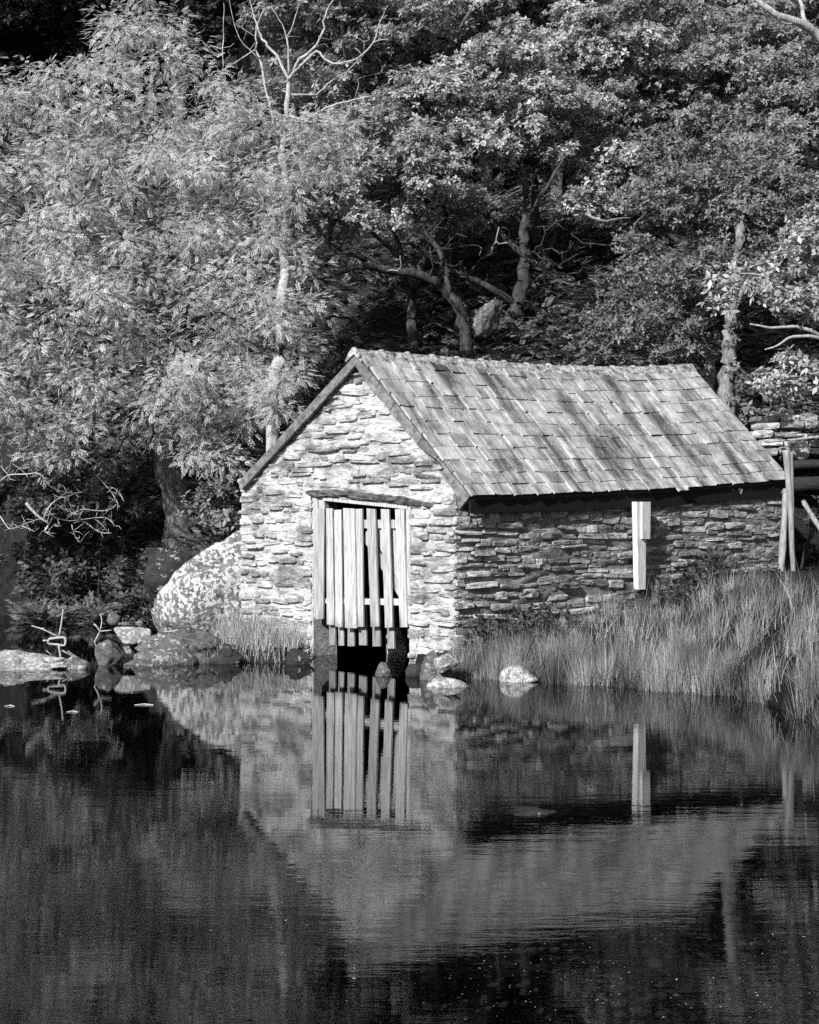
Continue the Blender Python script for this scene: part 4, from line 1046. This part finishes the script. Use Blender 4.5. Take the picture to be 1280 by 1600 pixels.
sticks('twig', [(S((580, 352), (556, 312), (588, 250), (552, 206)), .012), (S((588, 250), (655, 244)), .008), (S((588, 250), (600, 190), (590, 150)), .008)], 20.7, M['twig'], 'crooked twig standing behind the squarish rock', 'twig')
sticks('twig', [(S((364, 362), (420, 392), (505, 428)), .01), (S((400, 366), (440, 395), (500, 425)), .008), (S((270, 362), (310, 395)), .008)], 20.5, M['oldwood'], 'thin twigs lying on the low grey rock in the water', 'twig')
sticks('twig', [(S((965, 262), (1050, 244)), .02)], 21.2, M['twig'], 'short pale stick lying above the long grey rock ledge', 'stick')
# floating bits
for i, (px, py, w, lab) in enumerate([(15, 1104, 16, 'pale straw floating on the dark water, leftmost of three'), (113, 1113, 18, 'pale straw floating on the dark water, middle of three'), (225, 1102, 30, 'pale straw floating on the dark water, longest and rightmost of three')]):
    D = F * CAMH / (py - HOR); a = at(px - w / 2, py, D); b = at(px + w / 2, py, D); a.z = b.z = .003
    m = MB(); m.tube([a, a.lerp(b, .5) + Vector((0, .03, .006)), b], [.003, .006, .003], 5)
    tag(m.build('floating_straw', M['floatm']), lab, 'straw', 'straws floating on the lake')
fr = random.Random(4); m = MB()
for i in range(650):
    px = fr.uniform(300, 1290); py = fr.triangular(1330, 1605, 1570)
    if fr.random() > min(1, .12 + max(0, (px - 500) / 700) * (py - 1300) / 200): continue
    D = F * CAMH / (py - HOR); c = at(px, py, D); c.z = .003 + fr.random() * .002; th = fr.uniform(0, 6.28); L = fr.uniform(.002, .007) * (1.8 if fr.random() < .08 else 1)
    d = Vector((math.cos(th), math.sin(th), fr.uniform(-.1, .25))) * L; s_ = Vector((-math.sin(th), math.cos(th), 0)) * L * .5
    m.add([c - d, c + s_, c + d, c - s_], [(0, 1, 2, 3)])
tag(m.build('floating_debris', M['debris']), None, None, None, 'stuff')

# ---------------------------------------------------------------- fence, stakes and wall at the right
def pole(name, pts, r, mat, label, cat, D0, D1, n=8, flat=None):
    P3 = smooth_path([at(x, y, D0 + (D1 - D0) * i / (len(pts) - 1)) for i, (x, y) in enumerate(pts)], 3)
    m = MB(); m.tube(P3, [r * (1 + .12 * math.sin(i * 2.1)) for i in range(len(P3))] if r else flat, n)
    return tag(m.build(name, mat, None, smooth=True), label, cat)
stk = empty('stake', at(1241, 925, 23.4), 'tall split weathered stake at the far right corner of the roof', 'stake')
for dx, r, w in ((0, .05, 0), (7, .035, 3)):
    m = MB(); P3 = smooth_path([at(1229 + dx, 703 + w, 23.3), at(1232 + dx * .7, 745, 23.3), at(1236 + dx * .3, 800, 23.3), at(1238, 860, 23.35), at(1243, 930, 23.4)], 4)
    m.tube(P3, [r * (1.1 - .45 * i / len(P3)) for i in range(len(P3))], 7); m.build('split_half', M['oldwood'], stk, smooth=True)
pole('pole', [(1229, 764), (1225, 830), (1219, 912)], .05, M['oldwood'], 'round grey pole propped under the far end of the eave', 'pole', 23.5, 23.3)
pole('pole', [(1255, 783), (1268, 804), (1284, 830)], .036, M['oldwood'], 'pale pole leaning down to the right edge below the fence rails', 'pole', 23.6, 23.3)
pole('pole', [(1276, 815), (1262, 850), (1252, 892)], .03, M['darkwood'], 'dark thin pole leaning left under the fence rails', 'pole', 24.4, 24.3)
fen = empty('fence', at(1290, 900, 24.8), 'dark railed fence joining the far end of the boathouse at the right edge', 'fence')
for (a, b, r) in (((1236, 726), (1420, 722), .075), ((1236, 757), (1420, 752), .12)):
    m = MB(); P3 = [at(a[0] + (b[0] - a[0]) * k / 6, a[1] + (b[1] - a[1]) * k / 6, 24.7) for k in range(7)]
    m.tube(P3, r, 8); m.build('rail', M['darkwood'], fen, smooth=True)
for px in (1310, 1400):
    m = MB(); g = ground_at(px, 24.85); m.tube([g, at(px, 705, 24.85)], .07, 8); m.build('fence_post', M['darkwood'], fen)
pole('rail', [(1198, 690), (1240, 687), (1290, 681)], .022, M['oldwood'], 'thin pale rail lying along the stone wall right of the roof end', 'rail', 25.6, 25.4)
wl_ = empty('stone_wall', at(1260, 700, 26.4), 'tumbled dry stone wall on the bank right of the roof end', 'wall')
rw = random.Random(13)
for r in range(5):
    px = 1170 + rw.uniform(0, 20)
    while px < 1400:
        w = rw.uniform(24, 48); h = rw.uniform(9, 17); D = 26.3 + r * .1; c = at(px + w / 2, 712 - r * 13 - h / 2 + rw.uniform(-3, 3), D)
        inst('stone', rw.choice(SM['rubble']), wl_, c, Matrix((Vector((w / F * D, 0, rw.uniform(-.04, .04))), Vector((0, .3, 0)), Vector((0, 0, h / F * D)))).transposed())
        px += w * .98

# ---------------------------------------------------------------- grass, rushes, bracken
def blades(name, base, dirs, L, W, bend, mat, seg=3):
    """curved tapering blades; base (n,3), dirs (n,3) lean, L, W (n,), bend (n,)"""
    n = len(base); rg = np.random.default_rng(len(base))
    side_ = np.stack([-dirs[:, 1], dirs[:, 0], np.zeros(n)], -1) + rg.normal(0, .5, (n, 3)) * [1, 1, 0]
    side_ /= np.linalg.norm(side_, axis=1, keepdims=True) + 1e-9
    up = np.array([0, 0, 1.0]); rows = []
    for k in range(seg + 1):
        f = k / seg
        c = base + up * (L * (f - .35 * bend * f * f))[:, None] + dirs * (L * (.15 * f + bend * f * f))[:, None]
        w = W * (1 - f ** 1.5 * .92)
        rows.append(np.stack([c - side_ * w[:, None], c + side_ * w[:, None]], 1))
    V = np.stack(rows, 1).reshape(n, -1, 3); k2 = V.shape[1]
    q = np.array([[2 * k, 2 * k + 1, 2 * k + 3, 2 * k + 2] for k in range(seg)])
    Q = (q[None] + (np.arange(n) * k2)[:, None, None]).reshape(-1, 4)
    return tag(link(bpy.data.objects.new(name, np_mesh(name, V.reshape(-1, 3), Q, mat))), kind='stuff')
rg = np.random.default_rng(8)
def on_bank(n, x0, x1, y0, y1, dmin=-.08, dmax=9):
    x, y = rg.uniform(x0, x1, n), rg.uniform(y0, y1, n); d = y - np.interp(x, SHX, SHY)
    w = (np.array([x, y]).T - np.array([A2.x, A2.y])) @ np.array([LO.x, LO.y])
    ok = (d > dmin) & (d < dmax) & ((w > .06) | ((np.array([x, y]).T - np.array([A2.x, A2.y])) @ np.array([LU.x, LU.y]) > LL + .1))
    return x[ok], y[ok]
# tussocks of rushes
cx, cy = on_bank(560, .56, 9, 9.5, 26.5)
ex, ey = on_bank(14000, .5, 6, 9.5, 20, -.1, .7); sel = rg.random(len(ex)) < 190 / max(len(ex), 1)
cx, cy = np.concatenate([cx, ex[sel]]), np.concatenate([cy, ey[sel]])
per = 105; n = len(cx) * per
th, rr = rg.uniform(0, 6.28, n), np.abs(rg.normal(0, .085, n))
bx, by = np.repeat(cx, per) + np.cos(th) * rr, np.repeat(cy, per) + np.sin(th) * rr
hh = np.repeat(rg.uniform(.14, .5, len(cx)) * np.where(cx < 1.2, .85, 1), per) * rg.uniform(.55, 1.15, n)
dirs = np.stack([np.cos(th), np.sin(th), np.zeros(n)], -1) * np.clip(rr / .13, .3, 1.5)[:, None] + rg.normal(0, .25, (n, 3)) * [1, 1, 0]
w = (np.stack([bx, by], -1) - np.array([A2.x, A2.y])) @ np.array([LO.x, LO.y]); keep = (w > .03) | (bx > 5.7)
bz = np.maximum(terrain(bx, by) - .02, -.05)
blades('rushes', np.stack([bx, by, bz], -1)[keep], dirs[keep], hh[keep], np.full(keep.sum(), .0029), np.abs(rg.normal(.14, .2, keep.sum())) + (rg.random(keep.sum()) < .12) * rg.uniform(.3, 1.0, keep.sum()), M['grass'], 3)
# short pale grass: on the bank and at the gable foot
gx_, gy_ = on_bank(26000, .56, 9, 9.5, 27)
n = len(gx_); th = rg.uniform(0, 6.28, n)
blades('grass', np.stack([gx_, gy_, np.maximum(terrain(gx_, gy_) - .02, -.03)], -1), np.stack([np.cos(th), np.sin(th), np.zeros(n)], -1), rg.uniform(.12, .4, n), np.full(n, .004), np.abs(rg.normal(.35, .3, n)), M['grass'], 3)
n = 2600; x = rg.uniform(-2.75, -1.3, n); y = rg.uniform(20.85, 22.8, n); gd = (np.stack([x, y], -1) - np.array([B2.x, B2.y])) @ np.array([GO.x, GO.y]); ok = (gd > .03) & (gd < 1.6); x, y = x[ok], y[ok]; n = len(x); th = rg.uniform(0, 6.28, n)
blades('dry_grass', np.stack([x, y, terrain(x, y) - .02], -1), np.stack([np.cos(th), np.sin(th), np.zeros(n)], -1), rg.uniform(.1, .42, n), np.full(n, .0045), np.abs(rg.normal(.3, .3, n)), M['drygrass'], 3)
sx_, sy_ = on_bank(1500, .6, 8, 10, 26); sel = rg.random(len(sx_)) < .55; sx_, sy_ = sx_[sel], sy_[sel]; n = len(sx_); th = rg.uniform(0, 6.28, n)
blades('dead_stems', np.stack([sx_, sy_, np.maximum(terrain(sx_, sy_) - .02, -.03)], -1), np.stack([np.cos(th), np.sin(th), np.zeros(n)], -1), rg.uniform(.3, .75, n), np.full(n, .003), np.abs(rg.normal(.3, .4, n)), M['drygrass'], 4)
# left bank ground plants
n = 5000; x = rg.uniform(-9, -2.6, n); y = rg.uniform(23.5, 30.5, n); d = y - np.interp(x, SHX, SHY); ok = (d > -.05) & (d < 2.5); x, y = x[ok], y[ok]; n = len(x); th = rg.uniform(0, 6.28, n)
blades('bank_grass', np.stack([x, y, terrain(x, y) - .02], -1), np.stack([np.cos(th), np.sin(th), np.zeros(n)], -1), rg.uniform(.12, .4, n), np.full(n, .006), np.abs(rg.normal(.4, .3, n)), M['shrub'], 3)
# broad-leaved weeds against the foot of the side wall
n = 800; q = rg.uniform(.1, 5.6, n); o = np.abs(rg.normal(.1, .3, n)) + .06; hgt = rg.uniform(0, .42, n) * np.exp(-o)
P = np.array([A2.x, A2.y])[None] + q[:, None] * np.array([LU.x, LU.y]) + o[:, None] * np.array([LO.x, LO.y])
P = np.concatenate([P, (terrain(P[:, 0], P[:, 1]) + hgt)[:, None]], 1); ok = np.sin(q * 2.1) + rg.normal(0, .5, n) > -.1; P = P[ok]; n = len(P)
tag(foliage('weeds', P_SAL, P, rot_from(np.array(LO)[None] * .5 + [0, 0, .8] + rg.normal(0, .5, (n, 3)), rg.random(n) * 6.3), rg.uniform(.05, .12, n), M['shrub'], None), kind='stuff')
# pebbles on the shallow bed near the shore the picture is taken from
n = 3000; x = rg.uniform(-.6, 3.4, n); y = rg.uniform(5.6, 11.5, n); ok = x > .9 - (11.5 - y) * .18 + rg.normal(0, .5, n); x, y = x[ok], y[ok]; n = len(x)
k8 = np.arange(8) * math.pi / 4
oct_ = np.concatenate([np.stack([np.cos(k8), np.sin(k8), 0 * k8], -1), np.stack([np.cos(k8) * .72, np.sin(k8) * .72, 0 * k8 + .42], -1), [[0.1, .05, .58]]])
Fq = np.array([(k, (k + 1) % 8, 8 + (k + 1) % 8) for k in range(8)] + [(k, 8 + (k + 1) % 8, 8 + k) for k in range(8)] + [(8 + k, 8 + (k + 1) % 8, 16) for k in range(8)])
V = oct_[None] * (rg.uniform(.008, .035, (n, 1, 1)) * rg.uniform(.6, 1.4, (n, 1, 3)) * rg.uniform(.85, 1.15, (n, 17, 1))); a_ = rg.uniform(0, 6.28, n)[:, None]
V = np.stack([V[..., 0] * np.cos(a_) - V[..., 1] * np.sin(a_), V[..., 0] * np.sin(a_) + V[..., 1] * np.cos(a_), V[..., 2]], -1) + np.stack([x, y, terrain(x, y) + .005], -1)[:, None]
tag(link(bpy.data.objects.new('pebbles', np_mesh('pebbles', V.reshape(-1, 3), (Fq[None] + (np.arange(n) * 17)[:, None, None]).reshape(-1, 3), M['pebble']))), kind='stuff')
# bracken on the slope
n = 30000; y = 27.5 + 26 * rg.random(n) ** 1.4; x = rg.uniform(-11, 15, n) * y / 40 + 1
P = np.stack([x, y, terrain(x, y) + rg.uniform(-.02, .3, n)], -1)
th = rg.uniform(0, 6.28, n)
out = np.stack([np.cos(th), np.sin(th) - .35, rg.uniform(.3, 1.1, n)], -1); up = np.tile([[0, -.3, 1.0]], (n, 1)) + rg.normal(0, .3, (n, 3))
fo = foliage('bracken', proto_pinnate(6), P, rot_from(up, None, out), rg.uniform(.22, .5, n), M['fern'], None); tag(fo, kind='stuff')
print('slates', nsl, 'objects', len(bpy.data.objects), 'tris', sum(len(m.polygons) for m in bpy.data.meshes))
